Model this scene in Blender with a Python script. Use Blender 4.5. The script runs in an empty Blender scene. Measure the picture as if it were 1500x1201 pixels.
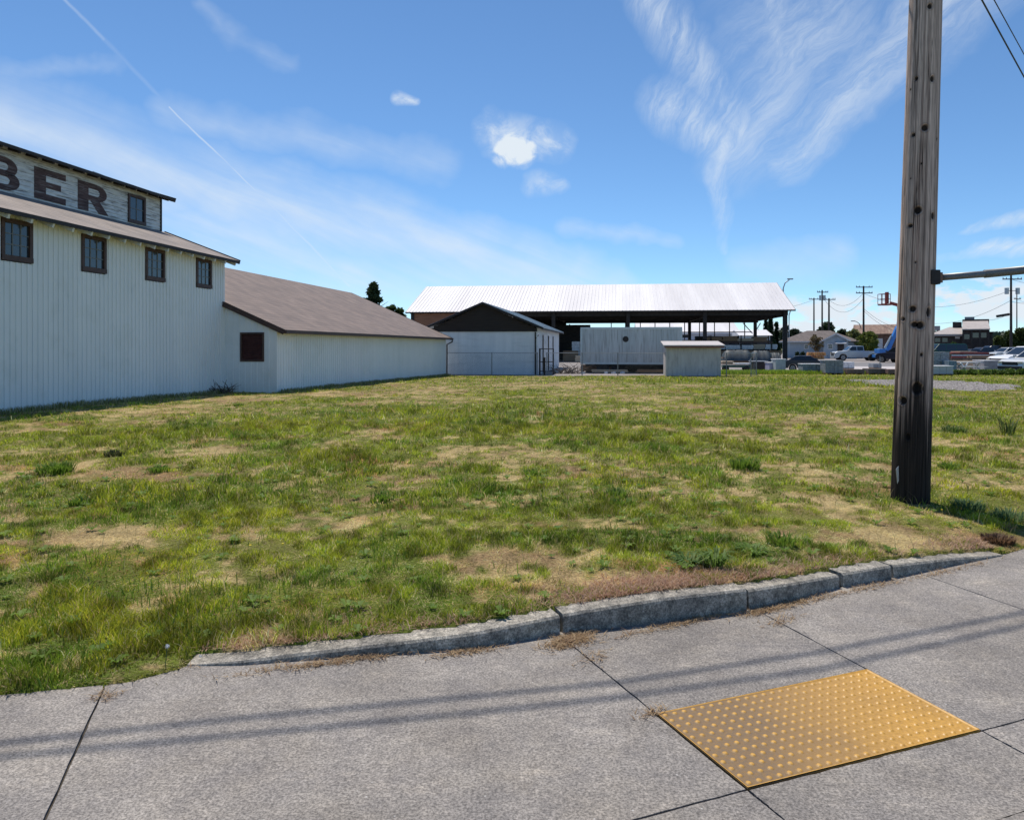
import bpy, math, random
import numpy as np
from mathutils import Vector, Matrix
random.seed(7)
RNG = np.random.default_rng(11)
S = bpy.context.scene
COL = S.collection
F, HOR, CH = 1110.0, 507.0, 1.6            # focal length in photo pixels, horizon row, eye height
A = math.radians(8.0); CA, SA = math.cos(A), math.sin(A)
ZG = -0.25                                  # level of the yard beyond the field

# ---------------------------------------------------------------- places
def G(px, py, z=0.0):
    Y = F*(CH-z)/(py-HOR); return ((px-750)/F*Y, Y)
def W(px, py, Y):
    return ((px-750)/F*Y, Y, CH+(HOR-py)*Y/F)
def s2w(u, v): return (u*CA+v*SA, -u*SA+v*CA)
def w2s(x, y): return (x*CA-y*SA, x*SA+y*CA)
def U(px, v): return v*math.tan(math.atan((px-750)/F)-A)       # u of an image column on the plane v

# ---------------------------------------------------------------- noise
def vnoise(x, y, seed=0):
    xi = np.floor(x).astype(np.int64); yi = np.floor(y).astype(np.int64)
    xf = x-xi; yf = y-yi
    xf = xf*xf*(3-2*xf); yf = yf*yf*(3-2*yf)
    def h(a, b):
        n = (a*374761393 + b*668265263 + seed*1442695041) & 0x7fffffff
        n = ((n ^ (n >> 13))*1274126177) & 0x7fffffff
        return ((n ^ (n >> 16)) & 0xffff)/65535.0
    return (h(xi, yi)*(1-xf)+h(xi+1, yi)*xf)*(1-yf)+(h(xi, yi+1)*(1-xf)+h(xi+1, yi+1)*xf)*yf
def fbm(x, y, seed=0, o=4):
    a, s, t = 0.5, 0.0, 0.0
    for i in range(o):
        s = s+a*vnoise(x*2**i+i*17.3, y*2**i-i*9.1, seed+i); t += a; a *= .55
    return s/t
def sst(a, b, x):
    t = np.clip((x-a)/(b-a), 0, 1); return t*t*(3-2*t)

# ---------------------------------------------------------------- materials
def nt(name):
    m = bpy.data.materials.new(name); m.use_nodes = True
    t = m.node_tree; return m, t, t.nodes, t.links, t.nodes['Principled BSDF']
def mat(name, c1, c2=None, scale=3.0, rough=.75, metal=0.0, bump=0.0, bscale=None, stretch=(1, 1, 1), detail=6, lo=.35, hi=.65,
        c3=None, s3=20.0, spec=.5, amt3=.5, st3=(1, 1, 1), lo3=.52, hi3=.72):
    m, t, N, L, b = nt(name)
    b.inputs['Roughness'].default_value = rough; b.inputs['Metallic'].default_value = metal
    b.inputs['Specular IOR Level'].default_value = spec
    tc = N.new('ShaderNodeTexCoord')
    def noise(sc, st, det=detail):
        mp = N.new('ShaderNodeMapping'); mp.inputs['Scale'].default_value = st
        n = N.new('ShaderNodeTexNoise'); n.inputs['Scale'].default_value = sc; n.inputs['Detail'].default_value = det
        n.inputs['Roughness'].default_value = .62
        L.new(tc.outputs['Object'], mp.inputs[0]); L.new(mp.outputs[0], n.inputs['Vector']); return n.outputs['Fac']
    def ramp(fac, lo, hi, a, bb):
        r = N.new('ShaderNodeValToRGB'); e = r.color_ramp.elements
        e[0].position = lo; e[1].position = hi; e[0].color = (*a, 1); e[1].color = (*bb, 1); L.new(fac, r.inputs[0]); return r.outputs[0]
    if c2 is None: b.inputs['Base Color'].default_value = (*c1, 1)
    else:
        col = ramp(noise(scale, stretch), lo, hi, c1, c2)
        if c3 is not None:
            f = ramp(noise(s3, st3), lo3, hi3, (0, 0, 0), (amt3,)*3)
            mx = N.new('ShaderNodeMixRGB'); L.new(f, mx.inputs[0]); L.new(col, mx.inputs[1]); mx.inputs[2].default_value = (*c3, 1); col = mx.outputs[0]
        L.new(col, b.inputs['Base Color'])
    if bump:
        bp = N.new('ShaderNodeBump'); bp.inputs['Strength'].default_value = bump; bp.inputs['Distance'].default_value = .01
        L.new(noise(bscale or scale*6, stretch), bp.inputs['Height']); L.new(bp.outputs[0], b.inputs['Normal'])
    return m
def rows_mat(name, c1, c2, axis_z, row=.14, col=.3, bumpd=.01, mortar=(.05, .045, .04), rough=.85):
    """courses (shingles / lap boards) as a brick pattern along the surface"""
    m, t, N, L, b = nt(name); b.inputs['Roughness'].default_value = rough
    tc = N.new('ShaderNodeTexCoord'); sp = N.new('ShaderNodeSeparateXYZ'); cb = N.new('ShaderNodeCombineXYZ')
    L.new(tc.outputs['Object'], sp.inputs[0])
    L.new(sp.outputs['Y' if axis_z == 'YZ' else 'X'], cb.inputs['X']); L.new(sp.outputs['Z'], cb.inputs['Y'])
    br = N.new('ShaderNodeTexBrick'); br.inputs['Scale'].default_value = 1.0
    br.inputs['Brick Width'].default_value = col; br.inputs['Row Height'].default_value = row
    br.inputs['Mortar Size'].default_value = row*.06; br.inputs['Color1'].default_value = (*c1, 1); br.inputs['Color2'].default_value = (*c2, 1)
    br.inputs['Mortar'].default_value = (*mortar, 1)
    L.new(cb.outputs[0], br.inputs['Vector'])
    n = N.new('ShaderNodeTexNoise'); n.inputs['Scale'].default_value = 1.3; n.inputs['Detail'].default_value = 8
    L.new(tc.outputs['Object'], n.inputs['Vector'])
    r = N.new('ShaderNodeValToRGB'); r.color_ramp.elements[0].position = .3; r.color_ramp.elements[1].position = .7
    r.color_ramp.elements[0].color = (.72, .72, .74, 1); r.color_ramp.elements[1].color = (1.15, 1.12, 1.08, 1)
    L.new(n.outputs['Fac'], r.inputs[0])
    mx = N.new('ShaderNodeMixRGB'); mx.blend_type = 'MULTIPLY'; mx.inputs[0].default_value = 1
    L.new(br.outputs['Color'], mx.inputs[1]); L.new(r.outputs[0], mx.inputs[2]); L.new(mx.outputs[0], b.inputs['Base Color'])
    bp = N.new('ShaderNodeBump'); bp.inputs['Strength'].default_value = .5; bp.inputs['Distance'].default_value = bumpd
    L.new(br.outputs['Fac'], bp.inputs['Height']); bp.invert = True; L.new(bp.outputs[0], b.inputs['Normal'])
    return m
def attr_mat(name, trans=.45, rough=.6, var=.0):
    m, t, N, L, b = nt(name)
    at = N.new('ShaderNodeAttribute'); at.attribute_name = 'tint'
    b.inputs['Roughness'].default_value = rough; b.inputs['Specular IOR Level'].default_value = .25
    L.new(at.outputs['Color'], b.inputs['Base Color'])
    if trans:
        tr = N.new('ShaderNodeBsdfTranslucent'); L.new(at.outputs['Color'], tr.inputs['Color'])
        mx = N.new('ShaderNodeMixShader'); mx.inputs[0].default_value = trans
        L.new(b.outputs[0], mx.inputs[1]); L.new(tr.outputs[0], mx.inputs[2]); L.new(mx.outputs[0], N['Material Output'].inputs[0])
    return m
def glass_mat(name, c=(.03, .04, .05), rough=.08):
    return mat(name, c, rough=rough, spec=.8)

MT = {}
MT['white_metal'] = mat('white_ribbed_metal', (.75, .78, .79), (.83, .85, .85), .7, rough=.5, stretch=(1, 1, .25), c3=(.62, .65, .61), s3=1.6, amt3=.35)
MT['white_wood'] = mat('white_painted_wood', (.55, .57, .55), (.75, .76, .73), 6, rough=.7)
MT['barn_metal'] = mat('barn_white_panel', (.70, .73, .76), (.82, .84, .86), 2.0, rough=.55, stretch=(1, 1, .15), c3=(.40, .44, .48), s3=1.4, amt3=.5, st3=(.25, .25, 2.2))
MT['brown_trim'] = mat('dark_brown_trim', (.05, .026, .02), (.085, .045, .033), 8, rough=.6)
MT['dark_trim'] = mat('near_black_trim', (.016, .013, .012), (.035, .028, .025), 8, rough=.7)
MT['glass'] = glass_mat('window_glass', (.035, .045, .055), .1)
MT['muntin'] = mat('grey_muntin', (.16, .17, .17), rough=.6)
MT['annex_roof'] = rows_mat('annex_shingle_roof', (.185, .142, .125), (.215, .167, .147), 'YZ', .10, .45, .006, (.13, .10, .09))
MT['main_roof'] = rows_mat('main_shingle_roof', (.235, .20, .18), (.29, .25, .225), 'YZ', .09, .4, .006, (.15, .125, .11))
MT['roof_white'] = mat('white_standing_seam_roof', (.60, .59, .61), (.75, .74, .755), .5, rough=.6, stretch=(1, .1, .1), c3=(.70, .68, .70), s3=2.5, amt3=.3, st3=(4, .15, .15))
MT['galv_roof'] = mat('grey_galvanised_roof', (.30, .36, .40), (.44, .50, .54), 1.5, rough=.5, stretch=(.3, 2.5, .3))
MT['dark_wood'] = mat('dark_weathered_boards', (.022, .016, .014), (.045, .034, .028), 3, rough=.85, stretch=(.3, .3, 9))
MT['red_wood'] = mat('red_brown_boards', (.19, .085, .05), (.33, .165, .095), 3, rough=.85, stretch=(.25, .25, 7))
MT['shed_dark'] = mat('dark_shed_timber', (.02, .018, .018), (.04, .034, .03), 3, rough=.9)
MT['lumber'] = mat('brown_lumber', (.16, .09, .05), (.34, .22, .13), 7, rough=.85, stretch=(.2, 3, 6))
MT['lumber_pale'] = mat('pale_lumber', (.40, .31, .21), (.58, .47, .34), 7, rough=.85, stretch=(.2, 3, 6))
MT['wrap'] = mat('white_wrap', (.55, .55, .56), (.8, .8, .8), 5, rough=.45)
MT['tarp_blue'] = mat('blue_grey_tarp', (.018, .032, .042), (.045, .068, .085), 2.5, rough=.6, bump=.4)
MT['trailer'] = mat('weathered_trailer_metal', (.46, .50, .50), (.62, .64, .63), 1.3, rough=.5, stretch=(2, 2, .12), c3=(.17, .15, .13), s3=2.4, amt3=.6, st3=(4, 4, .3), lo3=.49, hi3=.68)
MT['block'] = mat('painted_block_wall', (.50, .47, .45), (.62, .59, .57), 2.2, rough=.85, stretch=(2, 2, .3), c3=(.24, .22, .22), s3=3.0, amt3=.55, st3=(2, 2, .5))
MT['block_roof'] = mat('pale_flat_roof', (.44, .40, .38), (.54, .50, .48), 4, rough=.6)
MT['galv'] = mat('galvanised_steel', (.36, .37, .38), (.50, .51, .52), 12, rough=.4, metal=.6)
MT['galv_dull'] = mat('dull_galvanised_steel', (.20, .21, .22), (.29, .30, .31), 12, rough=.5, metal=.3)
MT['tyre'] = mat('tyre_rubber', (.018, .018, .019), rough=.85)
MT['rim'] = mat('wheel_rim', (.35, .36, .37), rough=.35, metal=.7)
MT['car_glass'] = glass_mat('car_glass', (.012, .016, .02), .05)
MT['headlamp'] = mat('headlamp_lens', (.55, .52, .40), rough=.15)
MT['tail'] = mat('tail_lamp_lens', (.35, .02, .02), rough=.2)
MT['house'] = mat('pale_blue_siding', (.36, .43, .50), (.43, .50, .56), 1.5, rough=.7)
MT['house_roof'] = mat('brown_grey_shingles', (.10, .085, .08), (.17, .14, .13), 2.0, rough=.9)
MT['rust_roof'] = mat('rusty_brown_metal_roof', (.15, .085, .06), (.26, .17, .12), .8, rough=.8, stretch=(3, .4, .4), c3=(.35, .30, .24), s3=1.2, amt3=.6, st3=(3, .3, .3))
MT['tan_roof'] = mat('tan_metal_roof', (.36, .32, .30), (.46, .41, .38), 1.5, rough=.6)
MT['dark_wall'] = mat('dark_brown_wall', (.03, .025, .025), (.07, .058, .055), 2.5, rough=.85)
MT['brick_wall'] = mat('red_brown_wall', (.12, .07, .055), (.2, .13, .1), 2.5, rough=.85)
MT['pole_far'] = mat('far_pole_wood', (.03, .026, .024), (.06, .05, .045), 3, rough=.9)
MT['wire'] = mat('black_wire', (.012, .012, .014), rough=.6)
MT['lift_blue'] = mat('blue_boom_paint', (.03, .17, .52), (.05, .23, .62), 3, rough=.4)
MT['lift_red'] = mat('orange_red_paint', (.26, .03, .018), rough=.5)
MT['black'] = mat('black_plastic', (.014, .014, .016), rough=.6)
MT['stone_grey'] = mat('grey_block_stone', (.16, .185, .21), (.30, .33, .36), 6, rough=.9, bump=.4)
MT['stone_white'] = mat('pale_stone', (.55, .56, .58), (.72, .73, .74), 6, rough=.9)
MT['stone_brown'] = mat('brown_stone', (.11, .085, .075), (.2, .16, .14), 6, rough=.9, bump=.4)
MT['red_steel'] = mat('red_steel', (.22, .03, .025), (.32, .06, .045), 3, rough=.6)
MT['orange'] = mat('orange_stack', (.45, .20, .06), (.62, .36, .15), 8, rough=.8)
MT['bark'] = mat('tree_bark', (.07, .05, .04), (.14, .11, .09), 9, rough=.95)
MT['leaf'] = attr_mat('leaf_foliage', .3)
MT['grass'] = attr_mat('grass_blades', .42)
MT['green_van'] = mat('dark_green_paint', (.01, .07, .05), rough=.35)
MT['white_paint'] = mat('white_car_paint', (.72, .74, .75), rough=.3)
MT['silver_paint'] = mat('silver_car_paint', (.50, .53, .55), rough=.3, metal=.3)
MT['dark_paint'] = mat('dark_car_paint', (.02, .022, .035), rough=.3)

# ---------------------------------------------------------------- mesh builder
class MB:
    def __init__(s): s.v = []; s.f = []
    def add(s, vs, fs):
        o = len(s.v); s.v += [tuple(map(float, p)) for p in vs]; s.f += [tuple(i+o for i in f) for f in fs]; return s
    def box(s, x0, x1, y0, y1, z0, z1):
        return s.add([(x0, y0, z0), (x1, y0, z0), (x1, y1, z0), (x0, y1, z0), (x0, y0, z1), (x1, y0, z1), (x1, y1, z1), (x0, y1, z1)],
                     [(0, 3, 2, 1), (4, 5, 6, 7), (0, 1, 5, 4), (1, 2, 6, 5), (2, 3, 7, 6), (3, 0, 4, 7)])
    def bar(s, a, b, w, h=None, up=(0, 0, 1)):
        h = h or w; a = Vector(a); b = Vector(b); d = (b-a).normalized(); up = Vector(up)
        if abs(d.dot(up)) > .98: up = Vector((1, 0, 0))
        r = d.cross(up).normalized()*w/2; q = r.cross(d).normalized()*h/2
        P = [a-r-q, a+r-q, a+r+q, a-r+q, b-r-q, b+r-q, b+r+q, b-r+q]
        return s.add(P, [(0, 1, 2, 3), (7, 6, 5, 4), (0, 4, 5, 1), (1, 5, 6, 2), (2, 6, 7, 3), (3, 7, 4, 0)])
    def tube(s, pts, r, n=8, r2=None):
        pts = [Vector(p) for p in pts]; m = len(pts); o = len(s.v)
        d0 = (pts[1]-pts[0]).normalized(); up = Vector((0, 0, 1)) if abs(d0.z) < .9 else Vector((1, 0, 0))
        for i, p in enumerate(pts):
            d = (pts[min(i+1, m-1)]-pts[max(i-1, 0)]).normalized()
            a = d.cross(up).normalized(); b = a.cross(d)
            rr = r if r2 is None else r+(r2-r)*i/(m-1)
            for k in range(n):
                t = 2*math.pi*k/n; s.v.append(tuple(p+a*math.cos(t)*rr+b*math.sin(t)*rr))
        for i in range(m-1):
            for k in range(n):
                k2 = (k+1) % n; s.f.append((o+i*n+k, o+i*n+k2, o+(i+1)*n+k2, o+(i+1)*n+k))
        s.f.append(tuple(o+k for k in range(n-1, -1, -1))); s.f.append(tuple(o+(m-1)*n+k for k in range(n)))
        return s
    def prism(s, poly, axis, a, b):
        """poly: list of 2-D points; axis 'y': poly=(x,z) extruded along y from a to b; 'x': (y,z); 'z': (x,y)"""
        n = len(poly)
        def P(p, t): return {'y': (p[0], t, p[1]), 'x': (t, p[0], p[1]), 'z': (p[0], p[1], t)}[axis]
        return s.add([P(p, a) for p in poly]+[P(p, b) for p in poly],
                     [tuple(range(n)), tuple(range(2*n-1, n-1, -1))]+[(i, (i+1) % n+0, (i+1) % n+n, i+n)[::-1] for i in range(n)])
    def cyl(s, c, r, h, axis='z', n=20, r2=None):
        c = Vector(c); d = {'x': Vector((1, 0, 0)), 'y': Vector((0, 1, 0)), 'z': Vector((0, 0, 1))}[axis]
        return s.tube([c, c+d*h], r, n, r2)
    def build(s, name, m, parent=None, smooth=False, label=None, kind=None, bevel=0):
        me = bpy.data.meshes.new(name)
        off = Vector(parent['_o']) if parent is not None and '_o' in parent else Vector((0, 0, 0))
        me.from_pydata([tuple(Vector(p)-off) for p in s.v], [], s.f)
        import bmesh
        bm = bmesh.new(); bm.from_mesh(me); bmesh.ops.recalc_face_normals(bm, faces=bm.faces)
        if bevel: bmesh.ops.bevel(bm, geom=[e for e in bm.edges if len(e.link_faces) == 2 and e.calc_face_angle(0) > .5], offset=bevel, segments=2, affect='EDGES', profile=.5)
        bm.to_mesh(me); bm.free()
        if smooth: me.shade_smooth()
        me.materials.append(m if not isinstance(m, str) else MT[m])
        o = bpy.data.objects.new(name, me); COL.objects.link(o)
        if parent is not None: o.parent = root_of(parent) if False else parent
        if parent is not None and parent.type == 'MESH': o['_o'] = parent.get('_o', (0, 0, 0))
        if '_o' in (parent or {}) : o['_o'] = parent['_o']
        if label: o['label'] = label
        if kind: o['kind'] = kind
        return o
def root_of(o): return o
def tag(o, label, cat, group=None):
    o['label'] = label; o['category'] = cat
    if group: o['group'] = group
    return o
def thing(name, label, cat, loc=(0, 0, 0), rz=0.0, group=None, site=False):
    """Empty at the base. site=True: loc and all part coordinates are in the site grid (u, v, z)."""
    e = bpy.data.objects.new(name, None); COL.objects.link(e); e.empty_display_size = .2
    if site:
        x, y = s2w(loc[0], loc[1]); e.location = (x, y, loc[2]); e.rotation_euler = (0, 0, -A); e['_o'] = tuple(loc)
    else:
        e.location = loc; e.rotation_euler = (0, 0, rz); e['_o'] = (0.0, 0.0, 0.0)
    return tag(e, label, cat, group)
def copy_tree(o, parent=None):
    c = o.copy(); COL.objects.link(c)
    if parent is not None: c.parent = parent
    for ch in list(o.children): copy_tree(ch, c)
    return c
def np_mesh(name, V, tri, quad, m, tint=None, smooth=False):
    """fast mesh from numpy arrays; tint = per-vertex colour"""
    me = bpy.data.meshes.new(name)
    nt_, nq = len(tri), len(quad)
    me.vertices.add(len(V)); me.vertices.foreach_set('co', V.astype(np.float32).ravel())
    li = np.concatenate([np.asarray(tri, dtype=np.int32).ravel(), np.asarray(quad, dtype=np.int32).ravel()])
    me.loops.add(len(li)); me.loops.foreach_set('vertex_index', li)
    ls = np.concatenate([np.arange(nt_, dtype=np.int32)*3, nt_*3+np.arange(nq, dtype=np.int32)*4])
    me.polygons.add(nt_+nq); me.polygons.foreach_set('loop_start', ls)
    me.update(calc_edges=True)
    if tint is not None:
        a = me.color_attributes.new('tint', 'FLOAT_COLOR', 'POINT')
        c = np.ones((len(V), 4), dtype=np.float32); c[:, :3] = tint; a.data.foreach_set('color', c.ravel())
    if smooth: me.shade_smooth()
    me.materials.append(m)
    o = bpy.data.objects.new(name, me); COL.objects.link(o); return o

# ---------------------------------------------------------------- camera, world, sun
cam = bpy.data.cameras.new('camera'); co = bpy.data.objects.new('camera', cam); COL.objects.link(co); S.camera = co
co.location = (0, 0, CH); co.rotation_euler = (math.pi/2, 0, 0)
cam.sensor_fit = 'HORIZONTAL'; cam.sensor_width = 36; cam.lens = 36*F/1500; cam.shift_y = -(600.5-HOR)/1500
cam.clip_start = .05; cam.clip_end = 6000
SUN_AZ, SUN_EL = math.radians(-19), math.radians(64)
sd = Vector((math.sin(SUN_AZ)*math.cos(SUN_EL), math.cos(SUN_AZ)*math.cos(SUN_EL), math.sin(SUN_EL)))
l = bpy.data.lights.new('sun', 'SUN'); l.energy = 4.7; l.angle = math.radians(.53); l.color = (1, .92, .81)
lo = bpy.data.objects.new('sun', l); COL.objects.link(lo); lo.rotation_euler = (-sd).to_track_quat('-Z', 'Y').to_euler()
S.view_settings.view_transform = 'Standard'; S.view_settings.look = 'None'; S.view_settings.exposure = 0; S.view_settings.gamma = 1
S.view_settings.use_curve_mapping = False
S.cycles.max_bounces = 6; S.cycles.sample_clamp_indirect = 4.0; S.cycles.caustics_reflective = False; S.cycles.caustics_refractive = False; S.cycles.blur_glossy = 1.0

def build_world():
    w = bpy.data.worlds.new('World'); S.world = w; w.use_nodes = True; w.cycles.sampling_method = 'MANUAL'; w.cycles.sample_map_resolution = 256
    t = w.node_tree; N, L = t.nodes, t.links; N.clear()
    out = N.new('ShaderNodeOutputWorld'); bg = N.new('ShaderNodeBackground'); bg.inputs[1].default_value = .147
    sky = N.new('ShaderNodeTexSky'); sky.sky_type = 'NISHITA'; sky.sun_disc = False
    sky.sun_elevation = SUN_EL; sky.sun_rotation = SUN_AZ; sky.altitude = 0; sky.air_density = .72; sky.dust_density = 0; sky.ozone_density = 8.5
    tc = N.new('ShaderNodeTexCoord'); sp = N.new('ShaderNodeSeparateXYZ'); L.new(tc.outputs['Generated'], sp.inputs[0])
    def m(op, a, b=None, clamp=False):
        n = N.new('ShaderNodeMath'); n.operation = op; n.use_clamp = clamp
        for i, x in enumerate((a, b)):
            if x is None: continue
            if isinstance(x, (int, float)): n.inputs[i].default_value = x
            else: L.new(x, n.inputs[i])
        return n.outputs[0]
    def vm(op, a, b=None, out='Vector', scale=None):
        n = N.new('ShaderNodeVectorMath'); n.operation = op
        for i, x in enumerate((a, b)):
            if x is None: continue
            if isinstance(x, tuple): n.inputs[i].default_value = x
            else: L.new(x, n.inputs[i])
        if scale is not None:
            if isinstance(scale, (int, float)): n.inputs['Scale'].default_value = scale
            else: L.new(scale, n.inputs['Scale'])
        return n.outputs[out]
    yy = m('MAXIMUM', sp.outputs['Y'], .02)
    cb = N.new('ShaderNodeCombineXYZ'); L.new(m('DIVIDE', sp.outputs['X'], yy), cb.inputs[0]); L.new(m('DIVIDE', sp.outputs['Z'], yy), cb.inputs[1])
    p0 = cb.outputs[0]
    def noise(vec, sc, det=8, rough=.6, dist=0.0, color=False, rot=0.0, st=(1, 1, 1)):
        mp = N.new('ShaderNodeMapping'); mp.inputs['Rotation'].default_value = (0, 0, rot)
        L.new(vec, mp.inputs[0])
        mp2 = N.new('ShaderNodeMapping'); mp2.inputs['Scale'].default_value = st; L.new(mp.outputs[0], mp2.inputs[0])
        n = N.new('ShaderNodeTexNoise'); n.inputs['Scale'].default_value = sc; n.inputs['Detail'].default_value = det
        n.inputs['Roughness'].default_value = rough; n.inputs['Distortion'].default_value = dist
        L.new(mp2.outputs[0], n.inputs['Vector']); return n.outputs['Color' if color else 'Fac']
    def warp(sc, amt):
        c = noise(p0, sc, 6, .6, color=True); return vm('ADD', p0, vm('SCALE', vm('SUBTRACT', c, (.5, .5, .5)), scale=amt))
    wc = vm('SUBTRACT', noise(p0, 7.0, 4, .6, color=True), (.5, .5, .5))
    big, mid, small = [vm('ADD', p0, vm('SCALE', wc, scale=k)) for k in (.09, .06, .010)]
    def q(px, py): return ((px-750)/F, (HOR-py)/F, 0.0)
    def seg(p, a, b, w1, w2=None, power=1.0):
        """soft streak from a to b (directions), half width w1 -> w2 in photo pixels"""
        A_, B_ = q(*a), q(*b); d = (B_[0]-A_[0], B_[1]-A_[1], 0.0); dd = d[0]**2+d[1]**2
        pa = vm('SUBTRACT', p, A_); tt = m('DIVIDE', vm('DOT_PRODUCT', pa, d, 'Value'), dd, True)
        n = N.new('ShaderNodeVectorMath'); n.operation = 'SCALE'; n.inputs[0].default_value = d; L.new(tt, n.inputs['Scale'])
        ds = vm('LENGTH', vm('SUBTRACT', pa, n.outputs[0]), None, 'Value')
        w2 = w2 or w1
        wd = m('ADD', m('MULTIPLY', tt, (w2-w1)/F), w1/F)
        k = m('SUBTRACT', 1.0, m('DIVIDE', ds, wd), True)
        return m('POWER', k, power)
    def rampf(x, a, b):
        n = N.new('ShaderNodeMapRange'); n.interpolation_type = 'SMOOTHSTEP'
        n.inputs[1].default_value = a; n.inputs[2].default_value = b; L.new(x, n.inputs[0]); return n.outputs[0]
    def total(items):
        r = items[0]
        for x in items[1:]: r = m('MAXIMUM', r, x)
        return r
    # broad veil from the left down to the shed ridge, streaked along its own direction
    veil_tex = m('ADD', m('MULTIPLY', rampf(noise(p0, 5, 5, .6, .4, rot=.38, st=(.45, 4.0, 1)), .25, .80), .65), .28)
    veil = m('MULTIPLY', total([
        m('MULTIPLY', seg(big, (-150, 130), (420, 310), 100, 80), .85),
        m('MULTIPLY', seg(big, (330, 290), (900, 430), 85, 55), .95),
        m('MULTIPLY', seg(big, (520, 390), (860, 440), 70, 70), .75),
        m('MULTIPLY', seg(big, (240, 330), (560, 420), 80, 60), .75),
        m('MULTIPLY', seg(big, (240, 160), (640, 240), 40, 40), .42),
        m('MULTIPLY', seg(big, (-60, 110), (170, 90), 30, 20), .35),
        m('MULTIPLY', seg(big, (300, 20), (420, 90), 20, 20), .3)]), veil_tex)
    # feathery cirrus fan upper right
    f1 = m('ADD', m('MULTIPLY', rampf(noise(mid, 17, 7, .74, .5, rot=-1.15, st=(.45, 2.4, 1)), .32, .74), .85), .18)
    f2 = m('ADD', m('MULTIPLY', rampf(noise(mid, 17, 7, .74, .5, rot=-.75, st=(.40, 2.4, 1)), .30, .76), .75), .20)
    fan = total([
        m('MULTIPLY', m('MULTIPLY', seg(mid, (940, -40), (1085, 190), 52, 40), f1), .72),
        m('MULTIPLY', m('MULTIPLY', seg(mid, (990, 150), (1060, 200), 58, 46), f1), .85),
        m('MULTIPLY', m('MULTIPLY', seg(mid, (1060, 190), (1058, 360), 34, 14), f1), .85),
        m('MULTIPLY', m('MULTIPLY', seg(big, (1190, 40), (1100, 210), 190, 90), f2), .55),
        m('MULTIPLY', m('MULTIPLY', seg(mid, (1440, -60), (1150, 250), 100, 30), f2), .75),
        m('MULTIPLY', m('MULTIPLY', seg(mid, (1120, -40), (1140, 90), 50, 14), f1), .6)])
    trail = total([
        m('MULTIPLY', seg(small, (248, 156), (420, 325), 2.4, 2.6), .6),
        m('MULTIPLY', seg(small, (420, 325), (512, 418), 3.4, 7), .55),
        m('MULTIPLY', seg(small, (85, -12), (152, 58), 3, 4), .28),
        m('MULTIPLY', seg(small, (152, 58), (248, 156), 5, 4), .12)])
    tuft_tex = m('ADD', m('MULTIPLY', rampf(noise(p0, 26, 5, .65, .5), .35, .68), .9), .22)
    puff = total([
        m('MULTIPLY', rampf(m('MULTIPLY', seg(mid, (752, 218), (766, 223), 34, 30), m('ADD', tuft_tex, .25)), .06, .62), 1.05),
        m('MULTIPLY', m('MULTIPLY', seg(mid, (722, 195), (808, 207), 34, 36), tuft_tex), .75),
        m('MULTIPLY', m('MULTIPLY', seg(mid, (785, 268), (818, 270), 22, 18), tuft_tex), .6),
        m('MULTIPLY', m('MULTIPLY', seg(small, (584, 143), (610, 149), 13, 7), tuft_tex), .85),
        m('MULTIPLY', m('MULTIPLY', seg(small, (592, 393), (607, 396), 9, 6), tuft_tex), .7)])
    low_tex = rampf(noise(p0, 22, 6, .62, .2, st=(.6, 1.5, 1)), .41, .53)
    low = total([
        m('MULTIPLY', m('MULTIPLY', rampf(seg(mid, (1140, 462), (1330, 456), 42, 38), .0, .5), low_tex), 1.0),
        m('MULTIPLY', m('MULTIPLY', rampf(seg(mid, (1370, 448), (1560, 444), 38, 40), .0, .5), low_tex), 1.0),
        m('MULTIPLY', m('MULTIPLY', seg(mid, (1080, 385), (1230, 378), 30, 34), veil_tex), .55),
        m('MULTIPLY', m('MULTIPLY', seg(mid, (1400, 345), (1560, 300), 10, 24), f2), 1.1),
        m('MULTIPLY', m('MULTIPLY', seg(mid, (1380, 385), (1540, 355), 12, 20), f2), 1.0),
        m('MULTIPLY', m('MULTIPLY', seg(mid, (830, 335), (990, 358), 18, 12), veil_tex), .5),
        m('MULTIPLY', rampf(seg(big, (-400, 500), (1900, 490), 40, 40), 0, 1), .12)])
    c = total([veil, fan, trail, puff, low])
    c = m('MULTIPLY', c, m('GREATER_THAN', sp.outputs['Y'], .1), True)
    mx = N.new('ShaderNodeMixRGB'); L.new(c, mx.inputs[0]); mx.inputs[2].default_value = (5.2, 5.75, 6.3, 1)
    tint = N.new('ShaderNodeMixRGB'); tint.blend_type = 'MULTIPLY'; tint.inputs[0].default_value = 1; tint.inputs[2].default_value = SKY_TINT
    L.new(sky.outputs[0], tint.inputs[1])
    L.new(tint.outputs[0], mx.inputs[1]); L.new(mx.outputs[0], bg.inputs[0]); L.new(bg.outputs[0], out.inputs[0])
SKY_TINT = (.95, 1.03, .975, 1)
build_world()
# ---------------------------------------------------------------- lie of the land
CURB = [(271, 976, .004), (350, 975, .02), (440, 968, .035), (560, 960, .055), (667, 952, .075), (700, 949, .08), (823, 928, .10), (823.01, 928, .10), (961, 912, .13),
        (1020, 905, .13), (1096, 894, .125), (1159, 881, .115), (1233, 860, .085), (1308, 847, .085), (1400, 828, .05), (1473, 814, .006)]
CW = [(*G(a, b, 0), h) for a, b, h in CURB]
EDGE = [G(-700, 1085), G(-300, 1050), G(0, 1022), G(125, 1009), G(180, 1004), G(262, 983)]+[(x, y) for x, y, h in CW]+[G(1500, 805), G(1600, 782), G(1900, 740), G(2600, 690)]
EX = np.array([e[0] for e in EDGE]); EY = np.array([e[1] for e in EDGE])
HX = np.array([c[0] for c in CW]); HH = np.array([c[2] for c in CW])
def edge_y(x): return np.interp(x, EX, EY)
def curb_h(x): return np.interp(x, HX, HH, left=.0, right=.0)
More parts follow.
